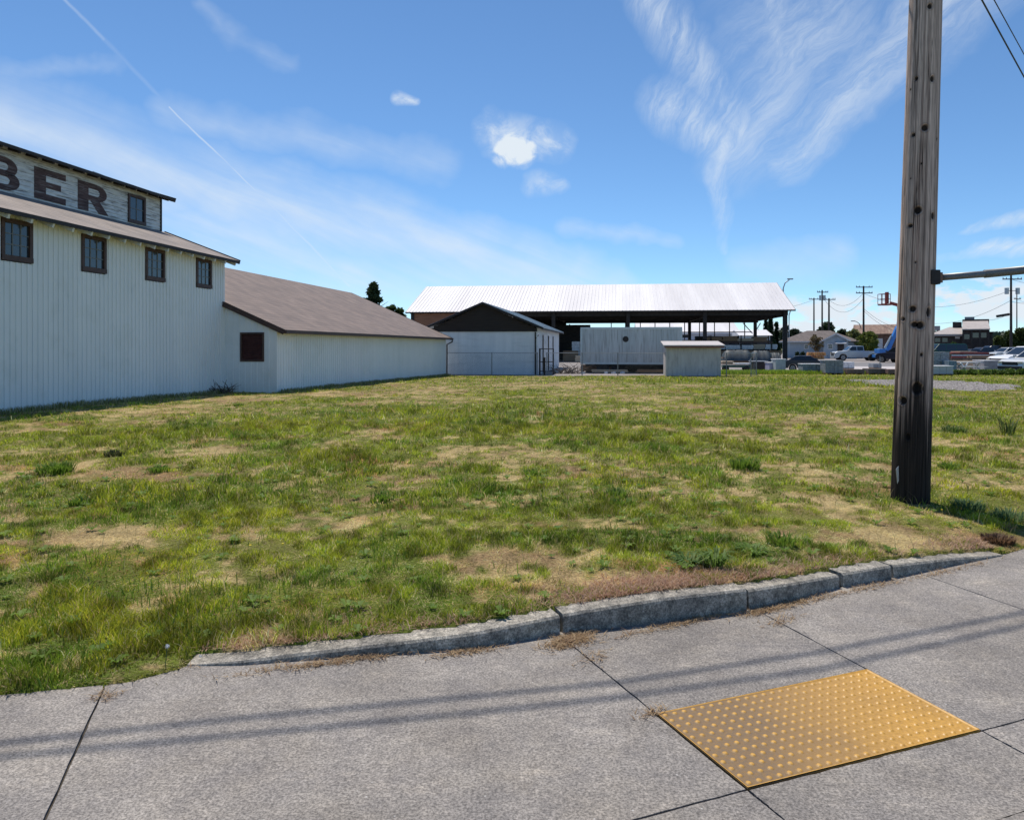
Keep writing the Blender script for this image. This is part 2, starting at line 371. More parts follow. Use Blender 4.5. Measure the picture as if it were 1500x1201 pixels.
PY = np.array([0, 3.5, 5, 7.2, 12, 16, 24, 36, 46, 60.]); PZ = np.array([.02, .03, .08, .12, .17, .19, .11, -.08, -.25, -.25])
def zf(x, y):
    x = np.asarray(x, float); y = np.asarray(y, float)
    d = y-edge_y(x)
    prof = np.interp(y, PY, PZ)
    k = 1-np.exp(-np.clip(d, 0, None)/1.3)
    z = curb_h(x)*np.exp(-np.clip(d, 0, None)/2.2)*1.0+prof*k
    bump = (fbm(x*.7, y*.7, 3, 4)-.5)*.09+(fbm(x*3.1, y*3.1, 9, 3)-.5)*.03
    z = z+bump*sst(.1, 1.2, d)*(1-sst(40, 46, y))
    z = np.where(d < np.where((x > HX[0]) & (x < HX[-1]), .115, .02), -.09, z+.010)
    return z
def zt(x, y): return float(zf(np.array([x]), np.array([y]))[0])

# patches seen in the field: (column, row, half width, half height in photo pixels)
DRY = [(60, 632, 140, 9), (230, 607, 170, 10), (360, 592, 120, 7), (480, 584, 90, 5), (110, 690, 120, 9), (150, 790, 120, 24), (330, 668, 60, 6), (20, 690, 60, 10),
       (250, 700, 80, 7), (680, 663, 65, 9), (600, 690, 70, 7), (820, 678, 22, 5), (700, 738, 42, 12), (740, 768, 150, 12), (500, 762, 60, 12), (560, 702, 55, 7), (800, 565, 260, 6), (620, 575, 60, 7),
       (1150, 566, 70, 6), (980, 637, 62, 8), (1240, 630, 42, 10), (1400, 652, 40, 8), (1180, 700, 60, 8), (900, 700, 60, 8), (1220, 745, 120, 26), (1380, 770, 100, 22),
       (1450, 705, 70, 12), (1300, 790, 160, 16), (900, 858, 150, 14), (1010, 845, 90, 12), (400, 945, 90, 10), (1050, 730, 90, 10), (430, 700, 40, 8), (560, 640, 90, 6), (1340, 700, 50, 8),
       (1130, 832, 120, 8), (230, 965, 70, 8), (760, 830, 70, 8)]
LUSH = [(190, 725, 150, 22), (450, 690, 120, 20), (820, 620, 230, 26), (520, 610, 180, 12), (900, 760, 120, 14), (300, 640, 150, 10), (1020, 660, 120, 12), (640, 690, 80, 14), (580, 800, 90, 14),
        (300, 900, 330, 34), (60, 860, 150, 40), (120, 960, 160, 26), (600, 880, 110, 22), (1060, 800, 90, 20), (880, 800, 80, 14), (1250, 560, 250, 8), (1420, 620, 100, 12), (1200, 600, 160, 14),
        (1200, 790, 60, 10), (700, 720, 60, 8), (350, 760, 80, 10), (1300, 660, 50, 10)]
def patch(x, y, L):
    r = np.zeros_like(x)
    wx = x+(fbm(x*.9, y*.9, 31, 3)-.5)*1.2*np.clip(y/12, .3, 2.5); wy = y+(fbm(x*.9+40, y*.9, 37, 3)-.5)*1.6*np.clip(y/12, .3, 3)
    for (px, py, rx, ry) in L:
        cx, cy = G(px, py, .12 if py > 600 else 0.0)
        ax = rx*cy/F; ay = max(ry*cy*cy/(1.5*F), .15)
        r = np.maximum(r, np.exp(-(((wx-cx)/ax)**2+((wy-cy)/ay)**2)*.9))
    return r
def masks(x, y):
    d = patch(x, y, DRY); g = patch(x, y, LUSH)
    n1 = fbm(x*.55, y*.3, 51, 4); n2 = fbm(x*2.3, y*1.7, 61, 4)
    n3 = fbm(x*10, y*8.0, 67, 2); n4 = fbm(x*1.1+5, y*3.2, 69, 3); dry = np.clip(.40+.44*d-.42*g+(n1-.5)*1.0+(n2-.5)*1.5+(n3-.5)*1.5+(n4-.5)*.9-.05, 0, 1)
    lush = np.clip(.30+.8*g-.7*d-(n1-.5)*1.2+(fbm(x*1.7+9, y*1.2, 71, 3)-.5)*1.0, 0, 1)
    return dry, lush
GRAV = [G(a, b, -.1) for a, b in ((1238, 558), (1300, 556.5), (1400, 560), (1478, 569), (1486, 576), (1430, 581), (1360, 577), (1290, 569))]
def in_poly(x, y, P):
    c = np.zeros(x.shape, bool); n = len(P)
    for i in range(n):
        x1, y1 = P[i]; x2, y2 = P[(i+1) % n]
        t = ((y1 > y) != (y2 > y)) & (x < (x2-x1)*(y-y1)/((y2-y1) or 1e-9)+x1); c ^= t
    return c
def yard_y(x):      # where grass gives way to the yard, by world x
    return np.interp(x, [-40, -5, 2, 9, 13, 18, 40], [47.5, 47.5, 46.5, 47.2, 49.5, 51.5, 52.0])

# ---------------------------------------------------------------- ground sheet
def ground():
    ys = [-30., -12, -5, -2, 0, 1.2, 2.0]; y = 2.4
    while y < 56: ys.append(y); y *= 1.0115
    while y < 2500: ys.append(y); y *= 1.12
    a = np.concatenate([-np.geomspace(8, 1.0, 24)[:-1], np.linspace(-1.0, 1.0, 420), np.geomspace(1.0, 8, 24)[1:]])
    Y = np.array(ys)[:, None]*np.ones_like(a)[None, :]; X = a[None, :]*(np.abs(Y)+.6)
    X, Y = X.ravel(), Y.ravel(); Z = zf(X, Y); Z = np.where(Y < 2.2, -.09, Z)
    n, mm = len(a), len(ys)
    i = (np.arange(mm-1)[:, None]*n+np.arange(n-1)[None, :]).ravel()
    Q = np.stack([i, i+1, i+n+1, i+n], 1)
    dry, lush = masks(X, Y)
    g1 = np.array([.17, .18, .045]); g2 = np.array([.10, .15, .025]); st = np.array([.46, .37, .20]); so = np.array([.26, .18, .105])
    c = g1+(g2-g1)*lush[:, None]; k = (sst(.35, .85, dry))[:, None]
    s = st+(so-st)*sst(.4, .7, fbm(X*1.3, Y*1.1, 83, 3))[:, None]; c = c+(s-c)*k
    far = np.array([.10, .11, .05]); f = sst(60, 200, Y)[:, None]; c = c+(far-c)*f
    m, t, N, L, b = nt('field_soil_and_thatch'); b.inputs['Roughness'].default_value = .95; b.inputs['Specular IOR Level'].default_value = .1
    at = N.new('ShaderNodeAttribute'); at.attribute_name = 'tint'; tc = N.new('ShaderNodeTexCoord')
    no = N.new('ShaderNodeTexNoise'); no.inputs['Scale'].default_value = 45; no.inputs['Detail'].default_value = 6; L.new(tc.outputs['Object'], no.inputs['Vector'])
    r = N.new('ShaderNodeValToRGB'); r.color_ramp.elements[0].position = .3; r.color_ramp.elements[1].position = .72
    r.color_ramp.elements[0].color = (.45, .42, .38, 1); r.color_ramp.elements[1].color = (1.35, 1.3, 1.2, 1); L.new(no.outputs['Fac'], r.inputs[0])
    mx = N.new('ShaderNodeMixRGB'); mx.blend_type = 'MULTIPLY'; mx.inputs[0].default_value = 1; L.new(at.outputs['Color'], mx.inputs[1]); L.new(r.outputs[0], mx.inputs[2])
    L.new(mx.outputs[0], b.inputs['Base Color'])
    bp = N.new('ShaderNodeBump'); bp.inputs['Distance'].default_value = .03; bp.inputs['Strength'].default_value = .8; L.new(no.outputs['Fac'], bp.inputs['Height']); L.new(bp.outputs[0], b.inputs['Normal'])
    o = np_mesh('ground', np.stack([X, Y, Z], 1), np.zeros((0, 3), int), Q, m, c, smooth=True); o['kind'] = 'structure'
ground()

# ---------------------------------------------------------------- grass
def blades(name, x, y, h, w, lean, col, two=True, z=None, label=None, tip=1.15):
    n = len(x); z = zf(x, y)-.006 if z is None else z
    az = RNG.random(n)*2*np.pi; ld = RNG.random(n)*2*np.pi
    sx, sy = np.cos(az)*w/2, np.sin(az)*w/2; lx, ly = np.cos(ld)*lean, np.sin(ld)*lean
    if two:
        V = np.stack([np.stack([x-sx, y-sy, z], 1), np.stack([x+sx, y+sy, z], 1),
                      np.stack([x+sx*.75+lx*.3, y+sy*.75+ly*.3, z+h*.6], 1), np.stack([x-sx*.75+lx*.3, y-sy*.75+ly*.3, z+h*.6], 1),
                      np.stack([x+lx, y+ly, z+h], 1)], 1).reshape(-1, 3)
        b = np.arange(n)*5; Q = np.stack([b, b+1, b+2, b+3], 1); T = np.stack([b+3, b+2, b+4], 1)
        C = np.repeat(col, 5, 0)
    else:
        V = np.stack([np.stack([x-sx, y-sy, z], 1), np.stack([x+sx, y+sy, z], 1), np.stack([x+lx, y+ly, z+h], 1)], 1).reshape(-1, 3)
        b = np.arange(n)*3; T = np.stack([b, b+1, b+2], 1); Q = np.zeros((0, 4), int); C = np.repeat(col, 3, 0)
    o = np_mesh(name, V, T, Q, MT['grass'], C); o['kind'] = 'stuff'
    tag(o, label, 'grass'); return o
def field_points(n, y0, y1, spread=.80, power=1.0):
    # uniform over the wedge of ground between two distances
    y = np.sqrt(RNG.random(n)*(y1*y1-y0*y0)+y0*y0); x = (RNG.random(n)*2-1)*spread*y
    return x, y
def keep_grass(x, y):
    d = y-edge_y(x); u, v = w2s_np(x, y)
    wall = (u < -12.66) & (v < 23.1) | (u < -10.86) & (v >= 22.95)
    ragg = (vnoise(x*7, y*7, 5)-.5)*.10
    k = (d > np.where((x > HX[0]) & (x < HX[-1]), .135, .0)+np.abs(ragg)*.6) & ~wall & (y < yard_y(x)+(vnoise(x*1.1, y*.3, 8)-.5)*1.5)
    gx = x+(vnoise(x*1.5, y*1.5, 15)-.5)*.9; gy = y+(vnoise(x*1.5+7, y*1.5, 16)-.5)*1.6
    return k & ~(in_poly(gx, gy, GRAV) & (RNG.random(x.shape) > .04))
def w2s_np(x, y): return x*CA-y*SA, x*SA+y*CA
def blade_cols(dry, lush, n, x, y):
    pd = np.clip(.27+.66*sst(.15, .8, dry), 0, .92); isd = RNG.random(n) < pd
    r = RNG.random(n)[:, None]; r2 = RNG.random(n)[:, None]
    yel = fbm(x*.8+3, y*.5, 91, 3)[:, None]
    g = np.array([.21, .30, .018])*(1-r)+np.array([.50, .53, .055])*r
    g = g*(1.10-.28*lush[:, None])+np.array([.12, .075, .0])*np.clip((yel-.42)*2.6, 0, 1); dkp = sst(.50, .68, fbm(x*1.3, y*1.6, 93, 4))[:, None]; g = g*(1-dkp*np.array([.50, .30, .2]))
    s = np.array([.84, .70, .35])*(1-r)+np.array([.50, .38, .16])*r
    red = np.clip((fbm(x*1.1, y*1.3, 97, 3)-.55)*5, 0, 1)[:, None]; s = s*(1-red*.35*np.array([.2, 1, 1.1]))
    c = np.where(isd[:, None], s, g)*(.72+.5*r2)*(.50+1.0*sst(.25, .75, fbm(x*8, y*6.5, 131, 3)))[:, None]
    return np.clip(c, .005, .9), isd
def grass_zone(name, n, y0, y1, hh, ww, two, label):
    x, y = field_points(n, y0, y1); dry, lush = masks(x, y)
    k = keep_grass(x, y)
    k &= RNG.random(n) < (1-.14*sst(.5, .95, dry))
    x, y, dry, lush = x[k], y[k], dry[k], lush[k]; n = len(x)
    col, isd = blade_cols(dry, lush, n, x, y)
    clump = .35+1.3*sst(.35, .7, fbm(x*4.5, y*4.0, 101, 3))
    h = hh*(.45+.9*RNG.random(n))*(.55+.85*lush)*clump*(1-.55*sst(.4, .9, dry))
    lie = isd & (RNG.random(n) < .7)
    lean = np.where(lie, hh*(1.0+1.2*RNG.random(n)), h*(.15+.9*RNG.random(n)))
    h = np.where(lie, .012+h*.22, h)
    w = ww*(.6+.8*RNG.random(n))*np.where(lie, .8, 1)
    return blades(name, x, y, h, w, lean, col, two, None, label)
grass_zone('grass', 300000, 3.3, 7.0, .034, .0048, True, 'mown mixed green and dry grass nearest the sidewalk kerb')
grass_zone('grass', 300000, 7.0, 14.0, .050, .0085, True, 'patchy green and straw coloured grass in the middle of the lot')
grass_zone('grass', 260000, 14.0, 27.0, .058, .018, False, 'grass of the lot level with the long white metal wall')
grass_zone('grass', 220000, 27.0, 53.5, .07, .036, False, 'farthest grass of the lot before the fence and sheds')
# tall blades: lush fringe near the sidewalk, base of the walls, uncut tufts
def tall(n, xs, ys, h, w, c0, c1, name, label, lean=.5):
    xs, ys = np.asarray(xs), np.asarray(ys); n = len(xs); r = RNG.random(n)[:, None]
    col = (np.array(c0)*(1-r)+np.array(c1)*r)*(.7+.6*RNG.random(n)[:, None])
    hh = h*(.4+.8*RNG.random(n)); return blades(name, xs, ys, hh, w*(.6+.8*RNG.random(n)), hh*lean*(.3+1.2*RNG.random(n)), col, True, None, label)
x, y = field_points(60000, 3.3, 9.5); dry, lush = masks(x, y); cl = fbm(x*2.2, y*1.9, 111, 3)
k = keep_grass(x, y) & (RNG.random(len(x)) < sst(.52, .68, cl)*lush*1.1); x, y = x[k], y[k]
tall(0, x, y, .085, .006, (.11, .20, .02), (.24, .33, .045), 'tall_grass', 'longer bright green blades standing in clumps near the kerb')
# thin long seeding stems all over
x, y = field_points(16000, 4.2, 26); k = keep_grass(x, y) & (RNG.random(len(x)) < np.clip(8/y, 0, 1)); x, y = x[k], y[k]
tall(0, x, y, .15, .0035, (.30, .27, .13), (.5, .42, .24), 'seed_stems', 'thin straw coloured seed stems scattered over the lot', .7)
# strip against the white walls
vv = 10+RNG.random(9000)*37; uu = np.where(vv < 22.97, -12.56, -10.77)+RNG.random(9000)**2*.3; X_, Y_ = uu*CA+vv*SA, -uu*SA+vv*CA
tall(0, X_, Y_, .14, .018, (.14, .18, .04), (.48, .42, .24), 'wall_weeds', 'ragged grass growing along the foot of the white metal walls', .4)
# uncut green strip at the far right edge of the lot
X_ = 12.5+RNG.random(26000)*28; Y_ = 49.3+RNG.random(26000)*2.6
tall(0, X_, Y_, .26, .045, (.20, .32, .03), (.38, .48, .06), 'long_grass', 'bright uncut green grass along the far right edge of the lot', .4)

# litter of dead grass on the concrete by the kerb
def litter():
    spots = [(285, 968, 40, 8, 260), (520, 965, 190, 5, 700), (690, 953, 60, 5, 260), (835, 938, 42, 10, 900), (1000, 912, 120, 5, 420), (1120, 894, 40, 5, 340), (1180, 880, 70, 5, 320), (1290, 856, 60, 5, 200), (1400, 834, 60, 4, 160), (870, 962, 26, 14, 60), (1145, 908, 30, 8, 90), (155, 1020, 30, 8, 60), (955, 1044, 22, 6, 60)]
    xs, ys = [], []
    for px, py, rx, ry, n in spots:
        a = RNG.normal(0, .45, n); b = RNG.normal(0, .5, n)
        slope = -.13 if px < 800 else -.22
        for i in range(n):
            g = G(px+a[i]*rx, py+b[i]*ry+a[i]*rx*slope, .004)
            xs.append(g[0]); ys.append(g[1])
    x, y = np.array(xs), np.array(ys); n = len(x)
    k = y < edge_y(x)-.004; x, y = x[k], y[k]; n = len(x)
    r = RNG.random(n)[:, None]; col = np.array([.55, .42, .25])*(1-r)+np.array([.30, .19, .12])*r
    blades('dry_clippings', x, y, .004+.018*RNG.random(n), .004+.003*RNG.random(n), .02+.06*RNG.random(n), col, True, np.full(n, .003), 'dead grass clippings lying on the concrete along the kerb')
    # matted reddish thatch spilling over the back of the kerb
    n = 26000; x = HX[0]+RNG.random(n)*(HX[-1]-HX[0]); dd = .125+np.abs(RNG.normal(0, .16, n)); y = edge_y(x)+dd
    k = RNG.random(n) < np.clip(-.05+1.2*(fbm(x*1.5, y*1.5, 121, 3)-.40)+.75*np.exp(-((x-.85)/.6)**2)+.3*np.exp(-((x+1.3)/.4)**2), 0, 1); x, y, dd = x[k], y[k], dd[k]; n = len(x)
    r = RNG.random(n)[:, None]; col = (np.array([.66, .48, .33])*(1-r)+np.array([.38, .21, .15])*r)
    z = np.maximum(zf(x, y), curb_h(x)+.002)
    blades('dead_thatch', x, y, .012+.03*RNG.random(n), .004+.003*RNG.random(n), .03+.05*RNG.random(n), col, True, z, 'reddish dead thatch matted behind the kerb stones')
litter()

# ---------------------------------------------------------------- sidewalk slabs with open joints
def concrete(name, base=(.252, .236, .224), dark=0):
    m, t, N, L, b = nt(name); b.inputs['Roughness'].default_value = .88; b.inputs['Specular IOR Level'].default_value = .3
    tc = N.new('ShaderNodeTexCoord')
    def no(sc, det=8, ro=.65, st=(1, 1, 1), rot=0):
        mp = N.new('ShaderNodeMapping'); mp.inputs['Scale'].default_value = st; mp.inputs['Rotation'].default_value = (0, 0, rot); L.new(tc.outputs['Object'], mp.inputs[0])
        n = N.new('ShaderNodeTexNoise'); n.inputs['Scale'].default_value = sc; n.inputs['Detail'].default_value = det; n.inputs['Roughness'].default_value = ro
        L.new(mp.outputs[0], n.inputs['Vector']); return n.outputs['Fac']
    def rp(f, a, b_, c0, c1):
        r = N.new('ShaderNodeValToRGB'); e = r.color_ramp.elements; e[0].position = a; e[1].position = b_; e[0].color = (*c0, 1); e[1].color = (*c1, 1); L.new(f, r.inputs[0]); return r.outputs[0]
    def mul(a, b_, f=1.0, mode='MULTIPLY'):
        mx = N.new('ShaderNodeMixRGB'); mx.blend_type = mode; mx.inputs[0].default_value = f; L.new(a, mx.inputs[1])
        if isinstance(b_, tuple): mx.inputs[2].default_value = (*b_, 1)
        else: L.new(b_, mx.inputs[2])
        return mx
    big = rp(no(.9, 6), .3, .7, tuple(c*.78 for c in base), tuple(c*1.16 for c in base))
    warm = rp(no(2.2, 5), .45, .75, (1, 1, 1), (1.05, 1.025, .97))
    fine = rp(no(95, 4, .75), .39, .61, (.55, .55, .55), (1.45, 1.44, 1.42))
    mid = rp(no(32, 5, .75), .38, .62, (.80, .80, .80), (1.20, 1.19, 1.17))
    brush = rp(no(3.3, 6, .72), .38, .62, (.84, .84, .85), (1.14, 1.13, 1.10))
    c = mul(big, warm).outputs[0]
    if dark: c = mul(c, rp(no(13, 6, .75), .36, .60, (.22, .23, .22), (1.15, 1.13, 1.08)), dark).outputs[0]
    c = mul(c, fine).outputs[0]; c = mul(c, mid).outputs[0]; c = mul(c, brush).outputs[0]
    sc_ = rp(no(2.6, 7, .78, (1, 2.2, 1), .35), .56, .66, (1, 1, 1), (1.32, 1.30, 1.26)); c = mul(c, sc_).outputs[0]
    ds_ = rp(no(1.7, 7, .75, (1, 1, 1), 1.1), .57, .70, (1, 1, 1), (.74, .73, .72)); c = mul(c, ds_).outputs[0]
    if not dark:
        sl = N.new('ShaderNodeAttribute'); sl.attribute_name = 'slab'; c = mul(c, sl.outputs['Color']).outputs[0]
    vo = N.new('ShaderNodeTexVoronoi'); vo.inputs['Scale'].default_value = 28; L.new(tc.outputs['Object'], vo.inputs['Vector'])
    sp = rp(vo.outputs['Distance'], .06, .13, (1, 1, 1), (0, 0, 0))
    sel = rp(no(14, 2), .56, .64, (0, 0, 0), (1, 1, 1)); spm = mul(sp, sel).outputs[0]
    mx = N.new('ShaderNodeMixRGB'); L.new(spm, mx.inputs[0]); L.new(c, mx.inputs[1]); mx.inputs[2].default_value = (.52, .51, .49, 1)
    v2 = N.new('ShaderNodeTexVoronoi'); v2.inputs['Scale'].default_value = 14; L.new(tc.outputs['Object'], v2.inputs['Vector'])
    pit = mul(rp(v2.outputs['Distance'], .05, .10, (1, 1, 1), (0, 0, 0)), rp(no(9, 2), .58, .62, (0, 0, 0), (1, 1, 1))).outputs[0]
    m2 = N.new('ShaderNodeMixRGB'); L.new(pit, m2.inputs[0]); L.new(mx.outputs[0], m2.inputs[1]); m2.inputs[2].default_value = (.09, .085, .08, 1)
    L.new(m2.outputs[0], b.inputs['Base Color'])
    ad = N.new('ShaderNodeMath'); ad.operation = 'ADD'; L.new(no(170, 4, .7), ad.inputs[0]); L.new(no(45, 4, .7), ad.inputs[1])
    bp = N.new('ShaderNodeBump'); bp.inputs['Strength'].default_value = .55; bp.inputs['Distance'].default_value = .004; L.new(ad.outputs[0], bp.inputs['Height']); L.new(bp.outputs[0], b.inputs['Normal'])
    return m
MT['concrete'] = concrete('sidewalk_concrete')
MT['kerb'] = concrete('kerb_concrete', (.35, .335, .31), .75)
MT['joint'] = mat('joint_dirt', (.035, .03, .026), (.09, .075, .055), 30, rough=.95, bump=.5)
def gp(px, py): return Vector(G(px, py, 0))
def lin(a, b, t): return a+(b-a)*t
def slabs():
    pa, pb, pc, pe = gp(960, 1045), gp(1270, 980), gp(1438, 1070), gp(1095, 1156)
    al = (pb-pa).normalized(); sd_ = (pa-pe).normalized(); sd2 = (pb-pc).normalized()
    # seam lines (start on the kerb side, end on the street side)
    C0, C1 = gp(150, 1013), gp(65, 1201); cd = (C1-C0).normalized()
    far = 9.0
    near_l = pe-al*12; near_r = pc+al*12
    Aup = pa+sd_*3.2; Bup = pb+sd2*3.2
    Ldir = (C0-C1).normalized()
    Lup = C0+Ldir*.9; 
    def hit(p, d, q, e):
        den = d.x*e.y-d.y*e.x; t = ((q.x-p.x)*e.y-(q.y-p.y)*e.x)/den; return p+d*t
    Lb = hit(C0, cd, pe, -al)
    R2 = pc+al*1.55; R2up = R2+sd2*6
    g = .0048
    def poly_clip(P):  # keep the street side of the kerb line
        out = []
        M = 40
        for i in range(len(P)):
            a, b = P[i], P[(i+1) % len(P)]
            for k in range(M): out.append(lin(a, b, k/M)+(Vector((random.uniform(-1, 1), random.uniform(-1, 1)))*.0022 if k else Vector((0, 0))))
        res = []
        for p in out:
            ye = float(edge_y(np.array([p.x]))[0])+.03
            res.append(Vector((p.x, min(p.y, ye))))
        cl = []
        for p in res:
            if not cl or (p-cl[-1]).length > 1e-4: cl.append(p)
        return cl
    def inset(P, d):
        c = sum(P, Vector((0, 0)))/len(P); n = len(P); R = []
        ar = sum(P[i].x*P[(i+1) % n].y-P[(i+1) % n].x*P[i].y for i in range(n))
        sgn = 1 if ar > 0 else -1
        for i in range(n):
            p0, p1, p2 = P[i-1], P[i], P[(i+1) % n]
            n1 = Vector((-(p1-p0).y, (p1-p0).x)).normalized()*sgn; n2 = Vector((-(p2-p1).y, (p2-p1).x)).normalized()*sgn
            R.append(hit(p0+n1*d, p1-p0, p1+n2*d, p2-p1))
        return R
    st = sd_*-.62; st2 = sd2*-.62     # the pad's own row runs down to the street kerb
    panels = [
        [Lb, pe, Aup, Lup+(-al)*0],                               # left of the pad, large
        [near_l, Lb, Lup, near_l+Ldir*2.6],                       # far left
        [pa, pb, Bup, Aup],                                       # behind the pad
        [pc, R2, R2up, Bup],                                      # right of the pad
        [R2, near_r+al*10, near_r+al*10+sd2*9, R2up],
        [near_l-sd_*.45, Lb-sd_*.45, Lb, near_l], [Lb-sd_*.45, pe-sd_*.45, pe, Lb],
        [pe-sd_*.45, pc-sd2*.45, pc, pe], [pc-sd2*.45, R2-sd2*.45, R2, pc], [R2-sd2*.45, near_r-sd2*.45, near_r, R2],
        [near_l-sd_*2.4, pe-sd_*2.4, pe-sd_*.45, near_l-sd_*.45], [pe-sd_*2.4, near_r-sd2*2.4, near_r-sd2*.45, pe-sd_*.45]]
    import bmesh
    mb = MB(); slab_sizes = []
    for P in panels:
        Q = poly_clip(inset(P, g)); n = len(Q)
        if n < 3: continue
        slab_sizes.append(2*n)
        top = [(p.x, p.y, 0) for p in Q]; bot = [(p.x, p.y, -.07) for p in Q]
        mb.add(top+bot, [tuple(range(n))]+[(i, i+n, (i+1) % n+n, (i+1) % n) for i in range(n)])
    o = mb.build('sidewalk', 'concrete', kind='structure')
    ca = o.data.color_attributes.new('slab', 'FLOAT_COLOR', 'POINT'); tones = [1.0, 1.05, .93, 1.0, .96, .9, .97, .92, 1.02, .95, .9, .94];
    i_ = 0
    for q_, cnt in enumerate(slab_sizes):
        for _ in range(cnt): ca.data[i_].color = (tones[q_],)*3+(1,); i_ += 1
    m = MB(); m.box(-16, 26, -6, 16, -.05, -.012)
    P = [Vector((x, y)) for x, y in zip(EX, EY)]
    v = [(p.x, p.y+.02, -.014) for p in P]+[(EX[-1], -3, -.014), (EX[0], -3, -.014)]
    m = MB(); m.add(v, [tuple(range(len(v)))]); m.build('sidewalk_bed', 'joint', kind='structure')
    return pa, pb, pc, pe
PAD = slabs()

# ---------------------------------------------------------------- kerb stones
def kerb():
    joints = [271, 823, 1096, 1233, 1308, 1473]
    pts = [(a, b, h) for a, b, h in CURB if abs(a-823.01) > .005]
    W_ = .145; mb = MB()
    def at_px(px):
        for i in range(len(pts)-1):
            if pts[i][0] <= px <= pts[i+1][0]:
                t = (px-pts[i][0])/(pts[i+1][0]-pts[i][0]); py = pts[i][1]+t*(pts[i+1][1]-pts[i][1]); h = pts[i][2]+t*(pts[i+1][2]-pts[i][2])
                g = G(px, py); return Vector((g[0], g[1], 0)), h
    for j in range(len(joints)-1):
        a, b = joints[j], joints[j+1]; n = max(6, int((b-a)/14)); dg = 2.2
        ps = [a+dg+(b-a-2*dg)*i/n for i in range(n+1)]; dz = [0, .004, -.006, .003, 0][j]; dy = [0, -.004, .004, -.004, .003][j]
        rows = []
        for i, px in enumerate(ps):
            p, h = at_px(px); q, _ = at_px(min(px+3, 1472.9)); r_, _ = at_px(max(px-3, 271))
            d = (q-r_).normalized(); nrm = Vector((-d.y, d.x, 0))
            jit = (random.random()-.5)*.0016; h = max(h+dz*(h > .03), .006); c = min(.012, h*.4)
            p = p+nrm*(dy+jit)
            rows.append([p+Vector((0, 0, -.06)), p+Vector((0, 0, h-c))+nrm*.006, p+nrm*(c+.006)+Vector((0, 0, h+jit*.5)), p+nrm*W_+Vector((0, 0, h+.003)), p+nrm*W_+Vector((0, 0, -.06))])
        o = len(mb.v)
        for r in rows: mb.v += [tuple(p) for p in r]
        for i in range(n):
            for k in range(5):
                k2 = (k+1) % 5; mb.f.append((o+i*5+k, o+i*5+k2, o+(i+1)*5+k2, o+(i+1)*5+k))
        mb.f.append(tuple(o+k for k in range(5))); mb.f.append(tuple(o+n*5+k for k in range(4, -1, -1)))
    mb.build('kerb', 'kerb', kind='structure', smooth=False)
kerb()

